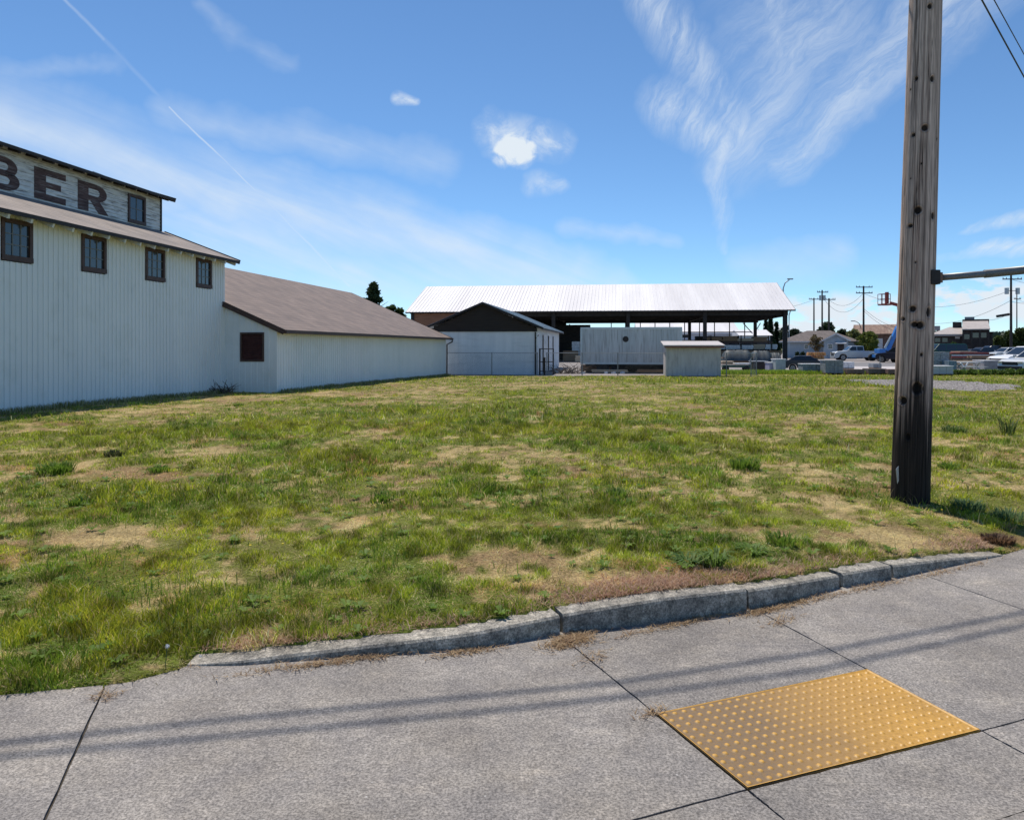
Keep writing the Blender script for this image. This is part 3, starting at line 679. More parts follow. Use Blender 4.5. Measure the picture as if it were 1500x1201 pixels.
# ---------------------------------------------------------------- tactile paving
def tactile():
    pa, pb, pc, pe = PAD
    t = thing('tactile_paving', 'yellow rectangular tactile pad of raised domes set in the sidewalk', 'tactile paving', (pe.x, pe.y, 0))
    o = Vector((pe.x, pe.y)); ex = pc-pe; ey = pa-pe; exy = pb-pe
    def P(s, q):  # bilinear over the pad
        return ex*s*(1-q)+ey*q*(1-s)+exy*s*q
    m, tr, N, L, b = nt('tactile_yellow')
    tc = N.new('ShaderNodeTexCoord')
    n = N.new('ShaderNodeTexNoise'); n.inputs['Scale'].default_value = 2.3; n.inputs['Detail'].default_value = 5; L.new(tc.outputs['Object'], n.inputs['Vector'])
    n2 = N.new('ShaderNodeTexNoise'); n2.inputs['Scale'].default_value = 70; n2.inputs['Detail'].default_value = 6; L.new(tc.outputs['Object'], n2.inputs['Vector'])
    sp = N.new('ShaderNodeSeparateXYZ'); L.new(tc.outputs['Object'], sp.inputs[0])
    # foot-worn dirt lies between the domes on the left half (height tells dome tops from the floor)
    def mr(x, a, b_, c=0., d=1.):
        r = N.new('ShaderNodeMapRange'); r.inputs[1].default_value = a; r.inputs[2].default_value = b_; r.inputs[3].default_value = c; r.inputs[4].default_value = d; L.new(x, r.inputs[0]); return r.outputs[0]
    def mm(op, a, b_):
        q = N.new('ShaderNodeMath'); q.operation = op; q.use_clamp = True
        for i, x in enumerate((a, b_)):
            if isinstance(x, float): q.inputs[i].default_value = x
            else: L.new(x, q.inputs[i])
        return q.outputs[0]
    left = mr(sp.outputs['X'], .85, .05); low = mr(sp.outputs['Z'], .0050, .0015)
    dirt = mm('MULTIPLY', mm('MULTIPLY', mm('ADD', mm('MULTIPLY', left, 1.1), mr(n.outputs['Fac'], .45, .7, 0., .25)), low), mr(n2.outputs['Fac'], .2, .6, .6, 1.0))
    mx = N.new('ShaderNodeMixRGB'); L.new(dirt, mx.inputs[0]); mx.inputs[1].default_value = (.52, .285, .045, 1); mx.inputs[2].default_value = (.15, .098, .05, 1)
    r = N.new('ShaderNodeValToRGB'); r.color_ramp.elements[0].color = (.8, .78, .74, 1); r.color_ramp.elements[1].color = (1.15, 1.15, 1.15, 1); r.color_ramp.elements[0].position = .3; r.color_ramp.elements[1].position = .7
    L.new(n2.outputs['Fac'], r.inputs[0]); m2 = N.new('ShaderNodeMixRGB'); m2.blend_type = 'MULTIPLY'; m2.inputs[0].default_value = 1; L.new(mx.outputs[0], m2.inputs[1]); L.new(r.outputs[0], m2.inputs[2])
    L.new(m2.outputs[0], b.inputs['Base Color'])
    L.new(mr(sp.outputs['X'], .1, .8, .6, .45), b.inputs['Roughness'])
    bp = N.new('ShaderNodeBump'); bp.inputs['Strength'].default_value = .35; bp.inputs['Distance'].default_value = .002; L.new(n2.outputs['Fac'], bp.inputs['Height']); L.new(bp.outputs[0], b.inputs['Normal'])
    # one continuous moulded plate: a fine grid whose height carries the rows of domes
    nx, ny, sub = 25, 12, 13
    NX, NY = nx*sub+9, ny*sub+9
    si = np.linspace(.004, .996, NX); qi = np.linspace(.008, .992, NY); SS, QQ = np.meshgrid(si, qi)
    Lx, Ly = 1.222, .609
    fx = SS*(nx+.3)-.62; fy = QQ*(ny+.25)-.62; ix = np.clip(np.round(fx), 0, nx-1); iy = np.clip(np.round(fy), 0, ny-1)
    dd = np.hypot((fx-ix)*Lx/(nx+.3), (fy-iy)*Ly/(ny+.25))
    Z = .0015+.0048*(1-sst(.0070, .0122, dd))
    rim = np.minimum(np.minimum(SS, 1-SS)*Lx, np.minimum(QQ, 1-QQ)*Ly); Z = np.maximum(Z, .0015+.0035*(1-sst(.009, .013, rim)))
    e_ = np.array([ex.x, ex.y]), np.array([ey.x, ey.y]), np.array([exy.x, exy.y])
    XY = [e_[0][k]*SS*(1-QQ)+e_[1][k]*QQ*(1-SS)+e_[2][k]*SS*QQ for k in (0, 1)]
    V = np.stack([XY[0].ravel(), XY[1].ravel(), Z.ravel()], 1); i = (np.arange(NY-1)[:, None]*NX+np.arange(NX-1)[None, :]).ravel()
    o_ = np_mesh('domed_plate', V, np.zeros((0, 3), int), np.stack([i, i+1, i+NX+1, i+NX], 1), m, smooth=True); o_.parent = t
    mb = MB(); c = [P(.003, .006), P(.997, .006), P(.997, .994), P(.003, .994)]
    mb.add([(p.x, p.y, .001) for p in c]+[(p.x, p.y, -.05) for p in c], [(0, 1, 2, 3), (0, 4, 5, 1), (1, 5, 6, 2), (2, 6, 7, 3), (3, 7, 4, 0)]); mb.build('edge_frame', m, t)
tactile()

# ---------------------------------------------------------------- gravel patch and yard
def sheet(name, P, z, m, follow=False):
    mb = MB(); mb.add([(x, y, z) for x, y in P], [tuple(range(len(P)))]); return mb.build(name, m, kind='structure')
def gravel():
    xs = [p[0] for p in GRAV]; ys = [p[1] for p in GRAV]; n = 30000
    x = min(xs)+RNG.random(n)*(max(xs)-min(xs)); y = min(ys)+RNG.random(n)*(max(ys)-min(ys))
    gx = x+(vnoise(x*1.5, y*1.5, 15)-.5)*.7; gy = y+(vnoise(x*1.5+7, y*1.5, 16)-.5)*1.4
    k = in_poly(gx, gy, GRAV); x, y = x[k], y[k]; n = len(x)
    z = zf(x, y)+.008; r = .022+.035*RNG.random(n)
    D = np.array([[1, 0, 0], [0, 1, 0], [-1, 0, 0], [0, -1, 0], [0, 0, .7]])
    V = (np.stack([x, y, z], 1)[:, None, :]+D[None]*(r[:, None, None]*(.6+.8*RNG.random((n, 5, 1)))))
    ang = RNG.random(n)*3.14; ca, sa = np.cos(ang)[:, None], np.sin(ang)[:, None]
    dx = V[:, :, 0]-x[:, None]; dy = V[:, :, 1]-y[:, None]; V[:, :, 0] = x[:, None]+dx*ca-dy*sa; V[:, :, 1] = y[:, None]+dx*sa+dy*ca
    b = np.arange(n)*5; T = np.concatenate([np.stack([b+i, b+(i+1) % 4, b+4], 1) for i in range(4)])
    c = (.11+.20*RNG.random(n))[:, None]*np.array([1.05, 1, 1.0]); o = np_mesh('gravel', V.reshape(-1, 3), T, np.zeros((0, 4), int), attr_mat('grey_gravel', 0, .9), np.repeat(c, 5, 0))
    o['kind'] = 'stuff'; tag(o, 'patch of loose grey gravel in the grass beyond the wooden pole', 'gravel')
    # packed bed under the stones
    a0, a1, b0, b1 = min(xs)-.5, max(xs)+.5, min(ys)-.5, max(ys)+.5
    gxs = np.linspace(a0, a1, 60); gys = np.linspace(b0, b1, 90); X, Y = np.meshgrid(gxs, gys); Z = zf(X, Y)+.010
    X2 = X+(vnoise(X*1.5, Y*1.5, 15)-.5)*.7; Y2 = Y+(vnoise(X*1.5+7, Y*1.5, 16)-.5)*1.4; ins = in_poly(X2, Y2, GRAV)
    Q = [(j*60+i, j*60+i+1, (j+1)*60+i+1, (j+1)*60+i) for j in range(89) for i in range(59) if ins[j, i] and ins[j+1, i+1] and ins[j, i+1] and ins[j+1, i]]
    mb = MB(); mb.v = [tuple(p) for p in np.stack([X.ravel(), Y.ravel(), Z.ravel()], 1)]; mb.f = Q
    mb.build('gravel_bed', mat('grey_gravel_bed', (.11, .105, .10), (.22, .21, .205), 25, rough=.95, bump=.6), kind='structure')
gravel()
MT['yard'] = mat('yard_gravel', (.20, .18, .17), (.30, .275, .26), .35, rough=.95, c3=(.38, .33, .31), s3=.12, amt3=.6, bump=.3, bscale=8)
MT['asphalt'] = mat('worn_asphalt', (.15, .145, .15), (.22, .21, .21), .25, rough=.9)
MT['pale_concrete'] = mat('pale_concrete_apron', (.42, .39, .38), (.52, .49, .48), .4, rough=.9)
yx = np.linspace(-60, 70, 80); front = [(float(x), float(yard_y(np.array([x]))[0]+(vnoise(np.array([x*1.3]), np.array([3.]), 5)[0]-.5)*.8)) for x in yx]
sheet('yard', front+[(170, 200), (-120, 200)], ZG+.016, 'yard')
sheet('road', [(24, 70), (140, 52), (160, 66), (26, 86)], ZG+.022, 'asphalt')
sheet('concrete_apron', [G(1236, 543, ZG), G(1500, 545, ZG), G(1500, 538, ZG), G(1240, 537, ZG)], ZG+.026, 'pale_concrete')
# ================================================================ lumber building (left)
UW, UA, UC, UR, VE, VF = -12.63, -10.84, -14.83, -17.26, 22.97, 46.95
def ribs_v(mb, u, v0, v1, z0, zt_, sp=.2, out=1, w=.035, d=.016, skip=()):
    """vertical ribs on a wall of constant u; zt_ may be a function of v"""
    n = int(abs(v1-v0)/sp)
    for i in range(n+1):
        v = v0+(v1-v0)*i/n; zz = zt_(v) if callable(zt_) else zt_
        segs = [(z0, zz)]
        for (a, b, c, e) in skip:
            if a-.02 < v < b+.02: segs = [(z0, c), (e, zz)]
        for s0, s1 in segs:
            if s1-s0 > .03:
                x0, x1 = (u-.004, u+d*out) if out > 0 else (u+d*out, u+.004)
                mb.box(x0, x1, v-w/2, v+w/2, s0, s1)
def ribs_u(mb, v, u0, u1, z0, zt_, sp=.2, w=.035, d=.016, skip=(), out=-1):
    n = int(abs(u1-u0)/sp)
    for i in range(n+1):
        u = u0+(u1-u0)*i/n; zz = zt_(u) if callable(zt_) else zt_
        segs = [(z0, zz)]
        for (a, b, c, e) in skip:
            if a-.02 < u < b+.02: segs = [(z0, c), (e, zz)]
        for s0, s1 in segs:
            if s1-s0 > .03: mb.box(u-w/2, u+w/2, min(v, v+d*out), max(v, v+d*out), s0, s1)
def slope_slab(mb, u0, z0, u1, z1, v0, v1, th=.06, lift=0):
    """roof plane between eave (u0,z0) and ridge (u1,z1), running v0..v1"""
    d = Vector((u1-u0, z1-z0)).normalized(); n = Vector((-d.y, d.x)); n = n if n.y > 0 else -n
    a = Vector((u0, z0))+n*lift; b = Vector((u1, z1))+n*lift
    P = [a, b, b-n*th, a-n*th]
    mb.prism([(p.x, p.y) for p in P], 'y', v0, v1)
def window_v(parent, u, v0, v1, z0, z1, cols=3, rows=3, fr=.09):
    """window in a wall of constant u facing +u"""
    mb = MB()
    mb.box(u-.05, u+.035, v0, v0+fr, z0, z1); mb.box(u-.05, u+.035, v1-fr, v1, z0, z1); mb.box(u-.05, u+.035, v0+fr, v1-fr, z1-fr, z1)
    mb.box(u-.05, u+.045, v0-.0, v1+.0, z0-.03, z0+fr*.9)
    w = mb.build('window', 'brown_trim', parent)
    MB().box(u-.045, u-.006, v0+fr, v1-fr, z0+fr, z1-fr).build('pane', 'glass', w)
    mb = MB()
    for i in range(1, cols):
        v = v0+fr+(v1-v0-2*fr)*i/cols; mb.box(u-.008, u+.008, v-.012, v+.012, z0+fr*.9, z1-fr)
    for j in range(1, rows):
        z = z0+fr+(z1-z0-2*fr)*j/rows; mb.box(u-.008, u+.0065, v0+fr, v1-fr, z-.01, z+.01)
    mb.build('muntin', 'muntin', w)
def lumber_building():
    t = thing('lumber_building', 'long white ribbed metal building with clerestory lettering BER at the left edge', 'building', (UR, 12, 0), site=True)
    V0 = -3.0
    wins = [(14.87, None), (17.98, 18.84), (20.41, 21.28), (22.87, 23.73)]
    def vY(Y, u): return (Y+u*SA)/CA
    wv = []
    for px0, px1 in ((0.5, 46.7), (118.7, 154.7), (212.5, 240.8), (287, 309.3)):
        a = vY(1120.9*-UW/(906-px0), UW); b = vY(1120.9*-UW/(906-px1), UW); wv.append((a, b))
    step = wv[1][0]-wv[0][0]; wv = [(wv[0][0]-step*k, wv[0][1]-step*k) for k in (3, 2, 1)]+wv
    ztop = 4.44
    mb = MB()
    mb.box(UW-.12, UW, V0, VE, -.6, 3.37)                     # wall below the windows
    e = V0
    for a, b in wv: mb.box(UW-.12, UW, e, a, 3.37, ztop); mb.box(UW-.12, UW, a, b, 4.26, ztop); e = b
    mb.box(UW-.12, UW, e, VE, 3.37, ztop)
    ribs_v(mb, UW, V0, VE-.05, -.5, ztop, .1537, w=.05, d=.02, skip=[(a, b, 3.37, 4.27) for a, b in wv])
    mb.box(UW-.06, UW+.022, VE-.09, VE+.004, -.5, ztop)       # corner flashing
    # far gable wall, seen above the annex
    mb.add([(UW-.12, VE-.004, 0), (2*UR-UW, VE-.004, 0), (2*UR-UW, VE-.004, 4.4), (2*UR-UC, VE-.004, 5.2), (UC, VE-.004, 5.2), (UW-.12, VE-.004, 4.4)], [(0, 1, 2, 3, 4, 5)])
    mb.add([(UW-.12, V0, 0), (2*UR-UW, V0, 0), (2*UR-UW, V0, 4.4), (2*UR-UC, V0, 5.2), (UC, V0, 5.2), (UW-.12, V0, 4.4)], [(0, 1, 2, 3, 4, 5)])
    mb.box(2*UR-UW, 2*UR-UW+.12, V0, VE, -.5, 4.4)
    mb.build('wall', 'white_metal', t)
    for a, b in wv: window_v(t, UW, a, b, 3.42, 4.27)
    s = .377
    # lower roof
    for sg in (1, -1):
        mb = MB(); e_u, c_u = UW+.45, UC
        if sg < 0: e_u, c_u = 2*UR-e_u, 2*UR-c_u
        slope_slab(mb, e_u, 4.36, c_u, 4.36+s*abs(e_u-c_u), V0-.3, VE+.16, .05); mb.build('roof', 'main_roof', t)
        if sg > 0:
            f = MB(); f.box(e_u-.02, e_u+.012, V0-.3, VE+.17, 4.27, 4.352)
            f.bar((e_u, VE+.172, 4.32), (c_u, VE+.172, 4.32+s*abs(e_u-c_u)), .035, .14)
            f.build('fascia', 'dark_trim', t)
            v = V0+.3+11*.61; first = None
            while v < VE:
                if first is None: first = MB().bar((UW+.005, v, 4.40), (e_u-.03, v, 4.40-s*.42), .06, .13).build('rafter_tail', 'white_wood', t); vf = v
                else: c_ = first.copy(); COL.objects.link(c_); c_.parent = t; c_.location = (0, v-vf, 0)
                v += .61
    # clerestory
    ZB, ZT = 5.26, 6.56
    cw = [(vY(1120.9*-UC/(906-186.7), UC), vY(1120.9*-UC/(906-212), UC))]
    mb = MB(); a, b = cw[0]
    for (q0, q1, z0, z1) in ((V0, VE, 5.1, 5.40), (V0, a, 5.40, ZT), (a, b, 6.27, ZT), (b, VE, 5.40, ZT)): mb.box(UC-.1, UC, q0, q1, z0, z1)
    z = 5.30     # lap siding: each board tilts out over the one below
    while z < ZT-.02:
        for (q0, q1) in ((V0, a), (b, VE-.07)) if 5.36 < z < 6.24 else ((V0, VE-.07),):
            mb.add([(UC, q0, z+.115), (UC+.016, q0, z), (UC, q0, z), (UC, q1, z+.115), (UC+.016, q1, z), (UC, q1, z)], [(0, 1, 4, 3), (1, 2, 5, 4), (0, 2, 1), (3, 4, 5)])
        z += .115
    mb.add([(UC-.1, VE-.01, 5.1), (2*UR-UC, VE-.01, 5.1), (2*UR-UC, VE-.01, 6.5), (UR, VE-.01, 7.4), (UC-.1, VE-.01, 6.5)], [(0, 1, 2, 3, 4)])
    m = mat('peeling_lap_siding', (.52, .53, .52), (.74, .75, .73), 5, rough=.85, stretch=(1, .5, 2), c3=(.085, .075, .07), s3=4.2, amt3=.85, st3=(1, .45, 6), lo=.3, hi=.6, bump=.3, lo3=.51, hi3=.66)
    mb.build('clerestory_wall', m, t)
    MB().box(UC-.05, UC+.03, VE-.07, VE+.01, 5.25, 6.5).build('corner_board', 'dark_trim', t)
    MB().box(UC+.0, UC+.035, V0, VE-.07, 5.19, 5.292).build('base_board', 'dark_trim', t)
    window_v(t, UC+.01, a, b, 5.42, 6.27, 2, 2, .08)
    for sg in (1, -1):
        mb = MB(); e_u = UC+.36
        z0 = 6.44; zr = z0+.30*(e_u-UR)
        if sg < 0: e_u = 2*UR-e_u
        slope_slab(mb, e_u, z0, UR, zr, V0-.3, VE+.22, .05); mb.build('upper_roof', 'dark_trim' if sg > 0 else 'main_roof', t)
    e_u = UC+.36
    f = MB(); f.box(e_u-.02, e_u+.01, V0-.3, VE+.22, 6.36, 6.432); f.bar((e_u, VE+.235, 6.40), (UR, VE+.235, 6.40+.30*(e_u-UR)), .035, .14); f.build('upper_fascia', 'dark_trim', t)
    v = V0+.1+14*.56; first = None
    while v < VE:
        if first is None: first = MB().bar((UC+.004, v, 6.47), (e_u-.03, v, 6.47-.30*.33), .055, .12).build('upper_rafter_tail', 'pole_far', t); vf = v
        else: c_ = first.copy(); COL.objects.link(c_); c_.parent = t; c_.location = (0, v-vf, 0)
        v += .56
    # painted letters: flat boards of paint 4 mm proud of the lap siding
    def vy(px): return vY(1120.9*-UC/(906-px), UC)
    zl0, zl1 = 5.40, 6.21; H = zl1-zl0
    def letter(name, v0, v1, polys):
        mb = MB(); w = v1-v0
        for P in polys: mb.prism([(v0+x*w, zl0+y*H) for x, y in P], 'x', UC+.012, UC+.0185)
        m_ = mb.build('letter', MT['letter'], t); return m_
    MT['letter'] = mat('faded_letter_paint', (.060, .034, .032), (.125, .075, .07), 5, rough=.85, stretch=(1, .5, 2.5), c3=(.34, .33, .32), s3=5, amt3=.8, st3=(1, .4, 8), bump=.3, lo3=.55, hi3=.72)
    def arc(cx, cy, rx, ry, a0, a1, n=12): return [(cx+rx*math.cos(math.radians(a0+(a1-a0)*i/n)), cy+ry*math.sin(math.radians(a0+(a1-a0)*i/n))) for i in range(n+1)]
    def ring(cx, cy, ro, rI, yo, yi, a0=-90, a1=90, n=10):
        o_ = arc(cx, cy, ro, yo, a0, a1, n); i_ = arc(cx, cy, rI, yi, a0, a1, n)
        return [[o_[k], o_[k+1], i_[k+1], i_[k]] for k in range(n)]
    B = [[(0, 0), (.30, 0), (.30, 1), (0, 1)], [(.30, .82), (.60, .82), (.60, 1), (.30, 1)], [(.30, .42), (.60, .42), (.60, .60), (.30, .60)], [(.30, 0), (.62, 0), (.62, .18), (.30, .18)]]
    B += ring(.60, .71, .34, .10, .29, .11)+ring(.62, .30, .38, .12, .30, .12)
    letter('letter', vy(28)-1.18, vy(28), B)
    E_ = [[(0, 0), (.36, 0), (.36, 1), (0, 1)], [(.36, .80), (1, .80), (1, 1), (.36, 1)], [(.36, .41), (.84, .41), (.84, .60), (.36, .60)], [(.36, 0), (1, 0), (1, .20), (.36, .20)]]
    letter('letter', vy(49.3), vy(95.6), E_)
    R_ = [[(0, 0), (.34, 0), (.34, 1), (0, 1)], [(.34, .82), (.62, .82), (.62, 1), (.34, 1)], [(.34, .40), (.62, .40), (.62, .58), (.34, .58)], [(.40, .40), (.70, .44), (1.02, 0), (.68, 0)]]
    R_ += ring(.60, .70, .36, .12, .30, .12)
    letter('letter', vy(113.3), vy(157.5), R_)
lumber_building()

def annex():
    t = thing('annex_building', 'low white metal annex with a wide brown shingle roof and red louvred vent', 'building', (UR, 35, 0), site=True)
    ue, ze, zr = UA+.30, 2.12, 5.08; sl = (zr-ze)/(ue-UR)
    zw = ze+sl*(ue-UA)-.08
    lv = (-12.07, -11.26, 1.10, 2.04)
    mb = MB(); b0 = VE+.004; b1 = VE+.09
    def top(u): return min(ze+sl*(ue-u)-.07, 9)
    # near end wall with the opening of the vent
    for (a, b) in ((UW+.002, lv[0]), (lv[1], UA)): mb.prism([(a, -.5), (b, -.5), (b, top(b)), (a, top(a))], 'y', b0, b1)
    mb.prism([(lv[0], -.5), (lv[1], -.5), (lv[1], lv[2]), (lv[0], lv[2])], 'y', b0, b1); mb.prism([(lv[0], lv[3]), (lv[1], lv[3]), (lv[1], top(lv[1])), (lv[0], top(lv[0]))], 'y', b0, b1)
    ribs_u(mb, b0, UW+.1, UA-.06, -.5, top, .2, skip=[lv])
    mb.box(UA-.1, UA, b1, VF, -.7, zw); ribs_v(mb, UA, VE+.12, VF-.05, -.6, zw, .2)
    mb.box(UA-.07, UA+.022, VE-.018, VE+.07, -.5, zw-.02)
    far = [(UA, -.7), (2*UR-UA, -.7), (2*UR-UA, zw), (UR, zr-.1), (UA, zw)]; mb.prism(far, 'y', VF-.1, VF)
    mb.box(2*UR-UA, 2*UR-UA+.1, VE, VF, -.6, zw)
    mb.build('wall', 'white_metal', t)
    for s_ in (1, -1):
        mb = MB(); e = ue if s_ > 0 else 2*UR-ue
        slope_slab(mb, e, ze, UR, zr, VE-.10 if s_ > 0 else VE+.02, VF+.45, .06)
        mb.build('roof', 'annex_roof', t)
    # the part of the near rake that would run inside the main building stops at its wall
    MB().bar((ue+.01, VE-.115, ze-.075), (UW+.03, VE-.115, ze-.075+sl*(ue-UW-.03)), .03, .17).build('rake_board', 'brown_trim', t)
    MB().bar((ue, VF+.46, ze-.075), (UR, VF+.46, zr-.08), .03, .17).build('rake_board', 'brown_trim', t); MB().bar((2*UR-ue, VF+.46, ze-.075), (UR+.0, VF+.46, zr-.08), .03, .17).build('rake_board', 'brown_trim', t)
    g = MB(); g.box(ue+.004, ue+.10, VE-.12, VF+.46, ze-.12, ze-.012); g.build('gutter', 'brown_trim', t)
    d = MB(); d.tube([(ue+.05, VF+.38, ze-.1), (ue+.04, VF+.38, ze-.25), (UA+.05, VF+.15, ze-.42), (UA+.05, VF+.12, -.35)], .045, 8); d.build('downspout', 'dark_trim', t)
    v = MB(); fr = .06
    v.box(lv[0], lv[0]+fr, b0-.03, b1, lv[2], lv[3]); v.box(lv[1]-fr, lv[1], b0-.03, b1, lv[2], lv[3]); v.box(lv[0]+fr, lv[1]-fr, b0-.03, b1, lv[3]-fr, lv[3]); v.box(lv[0]+fr, lv[1]-fr, b0-.03, b1, lv[2], lv[2]+fr)
    V_ = v.build('louvre_vent', 'brown_trim', t)
    s = MB(); z = lv[2]+fr
    while z < lv[3]-fr-.03: s.add([(lv[0]+fr, b0-.012, z), (lv[1]-fr, b0-.012, z), (lv[1]-fr, b0+.05, z+.07), (lv[0]+fr, b0+.05, z+.07), (lv[0]+fr, b0-.004, z-.008), (lv[1]-fr, b0-.004, z-.008)], [(0, 1, 2, 3), (0, 4, 5, 1)]); z += .062
    s.build('slats', mat('dark_red_louvre', (.06, .018, .016), (.10, .035, .03), 6, rough=.7), V_)
    MB().box(lv[0]+fr, lv[1]-fr, b1-.015, b1-.004, lv[2]+fr, lv[3]-fr).build('backing', 'black', V_)
annex()

# ================================================================ small white barn
def barn():
    v0, v1 = 48.3, 66.0; uL, uR_, up = -12.15, -5.15, -8.66; ze, zr = 2.78, 4.42; eL, eR = -12.55, -4.75
    t = thing('white_barn', 'small white panelled barn with a dark board gable behind the wire fence', 'barn', (up, v0, ZG), site=True)
    mb = MB(); zt_ = 2.62
    mb.box(uL, uR_, v0, v0+.08, ZG-.3, zt_)
    ribs_u(mb, v0, uL+.05, uR_-.05, ZG-.2, zt_-.01, .3, w=.03, d=.012)
    for z in (1.62, .62): mb.box(uL+1.5, uR_-.1, v0-.005, v0, z-.05, z+.05)
    mb.build('front_wall', 'barn_metal', t)
    mb = MB(); mb.box(uR_-.08, uR_, v0+.08, v1, ZG-.3, 2.78); ribs_v(mb, uR_, v0+.3, v1-.1, ZG-.2, 2.7, .6, w=.06); mb.box(uL, uL+.08, v0+.08, v1, ZG-.3, 2.78); mb.box(uL+.08, uR_-.08, v1-.08, v1, ZG-.3, 2.7)
    mb.build('side_wall', 'barn_metal', t)
    for v in (51.6, 55.6, 59.6): MB().box(uR_+.02, uR_+.05, v, v+.42, ZG+.05, 2.35).build('side_board', 'dark_wood', t)
    mb = MB(); g0 = v0-.03
    mb.prism([(uL+.02, zt_), (uR_-.02, zt_), (uR_-.02, ze-.08), (up, zr-.10), (uL+.02, ze-.08)], 'y', g0+.015, v0+.06)
    z = zt_
    sR = (zr-ze)/(eR-up); sL = (zr-ze)/(up-eL)
    while z < zr-.25:
        a = max(uL+.02, up-(zr-.12-z-.15)/sL); b = min(uR_-.02, up+(zr-.12-z-.15)/sR)
        if b > a: mb.box(a, b, g0-.003, g0+.017, z+.006, z+.142)
        z += .15
    mb.build('gable', 'dark_wood', t)
    MB().box(uL, uR_, g0-.03, g0-.005, zt_-.09, zt_+.01).build('band_board', 'dark_trim', t)
    for nm, e in (('roof', eR), ('roof', eL)):
        m_ = MB(); slope_slab(m_, e, ze, up, zr, v0-.35, v1+.3, .04)
        n = 34
        d = Vector((up-e, zr-ze)); 
        for i in range(n+1):
            v = v0-.33+(v1+.6-v0)*i/n; m_.bar((e, v, ze+.012), (up, v, zr+.012), .03, .03)
        m_.build(nm, 'galv_roof', t)
    for e in (eR, eL): MB().bar((e, v0-.37, ze-.06), (up, v0-.37, zr-.06), .03, .13).build('rake_board', 'dark_trim', t)
    MB().box(eR-.02, eR+.01, v0-.35, v1+.3, ze-.13, ze-.04).build('fascia', 'dark_trim', t)
    d = MB(); d.tube([(uR_-.12, v0-.05, 2.5), (uR_-.12, v0-.07, ZG)], .045, 8); d.tube([(uR_+.03, v0+.3, 2.3), (uR_-.1, v0-.06, 2.1)], .035, 8); d.build('downspout', 'dark_trim', t)
    # dark doorway frame standing against the side wall
    t2 = thing('gate_frame', 'dark steel gate frame standing at the right front corner of the small barn', 'gate', (-4.95, 47.9, ZG), site=True)
    m_ = MB(); m_.tube([(-4.95, 47.9, ZG), (-4.95, 47.9, 1.45)], .05); m_.build('post', 'dark_trim', t2)
    m_ = MB(); m_.tube([(-4.1, 48.0, ZG), (-4.1, 48.0, 1.45)], .04); m_.build('post', 'dark_trim', t2)
    for z_ in (1.42, .6, 0): MB().tube([(-4.95, 47.9, z_), (-4.1, 48.0, z_)], .027).build('rail', 'dark_trim', t2)
    b = MB(); b.cyl((-4.62, 47.6, ZG), .06, 1.1, 'z', 12); b.cyl((-4.62, 47.6, ZG+1.1), .065, .04, 'z', 12); o = b.build('bollard', 'dark_trim'); 
    for v_ in o.data.vertices: x, y = s2w(v_.co.x, v_.co.y); v_.co.x, v_.co.y = x, y
    tag(o, 'short black steel post in front of the small barn corner', 'bollard')
barn()

# ================================================================ chain link fences
def fence(name, label, P, h, gate=False, dz=ZG, mesh=True):
    x0, y0 = s2w(*P[0]); t = thing('chain_link_fence', label, 'fence', (P[0][0], P[0][1], dz), site=True)
    for i in range(len(P)-1):
        a, b = Vector((*P[i], 0)), Vector((*P[i+1], 0)); L_ = (b-a).length; n = max(1, round(L_/2.6)); d = (b-a)/n
        for k in range(n+1 if i == len(P)-2 else n):
            p = a+d*k; MB().tube([(p.x, p.y, dz-.05), (p.x, p.y, dz+h+.03)], .03, 7).build('post', 'galv_dull', t)
        MB().tube([(a.x, a.y, dz+h), (b.x, b.y, dz+h)], .021, 6).build('top_rail', 'galv', t)
        if mesh:
            w = MB(); dn = (b-a).normalized(); s = .0
            st = .13
            while s < L_:
                for sg in (1, -1):
                    a0 = s if sg > 0 else s; b0 = a0+sg*h
                    z0, z1 = 0.03, h
                    if b0 > L_: z1 = .03+(L_-a0); b0 = L_
                    if b0 < 0: z1 = .03+a0; b0 = 0
                    if z1 > .06:
                        p = a+dn*a0; q = a+dn*b0; o = len(w.v); r = .0022; nx = Vector((-dn.y, dn.x, 0))*.0
                        A0 = Vector((p.x, p.y, dz+z0)); B0 = Vector((q.x, q.y, dz+z1)); dd = (B0-A0).normalized(); pr = dd.cross(Vector((-dn.y, dn.x, 0)))*r; pn = Vector((-dn.y, dn.x, 0))*r
                        w.add([A0+pr, A0-pr*.5+pn, A0-pr*.5-pn, B0+pr, B0-pr*.5+pn, B0-pr*.5-pn], [(0, 1, 4, 3), (1, 2, 5, 4), (2, 0, 3, 5)])
                s += st
            w.build('wire_mesh', 'galv_dull', t)
fence('f', 'chain link fence running from the annex corner across the front of the small barn', [(U(655, 47.4), 47.4), (U(787, 47.4), 47.4)], 1.42)
fence('f', 'chain link fence with a pale top rail in front of the box trailer', [(U(801, 47.4), 47.4), (U(905, 47.4), 47.4), (U(975, 46.8), 46.8)], 1.42)
fence('f', 'chain link fence right of the block shed below the open end of the lumber shed', [(U(1064, 47.2), 47.2), (U(1100, 47.4), 47.4), (U(1108, 49), 49)], 1.42)
for px, Y, h in ((1289, 54, 1.1),): 
    t = thing('fence_post', 'lone thin steel fence post among the stone blocks left of the wooden pole', 'post', (*W(px, 548, Y)[:2], ZG)); MB().tube([(0, 0, -.05), (0, 0, h)], .03, 7).build('shaft', 'galv_dull', t); MB().cyl((0, 0, h), .036, .03, 'z', 8).build('cap', 'galv_dull', t)

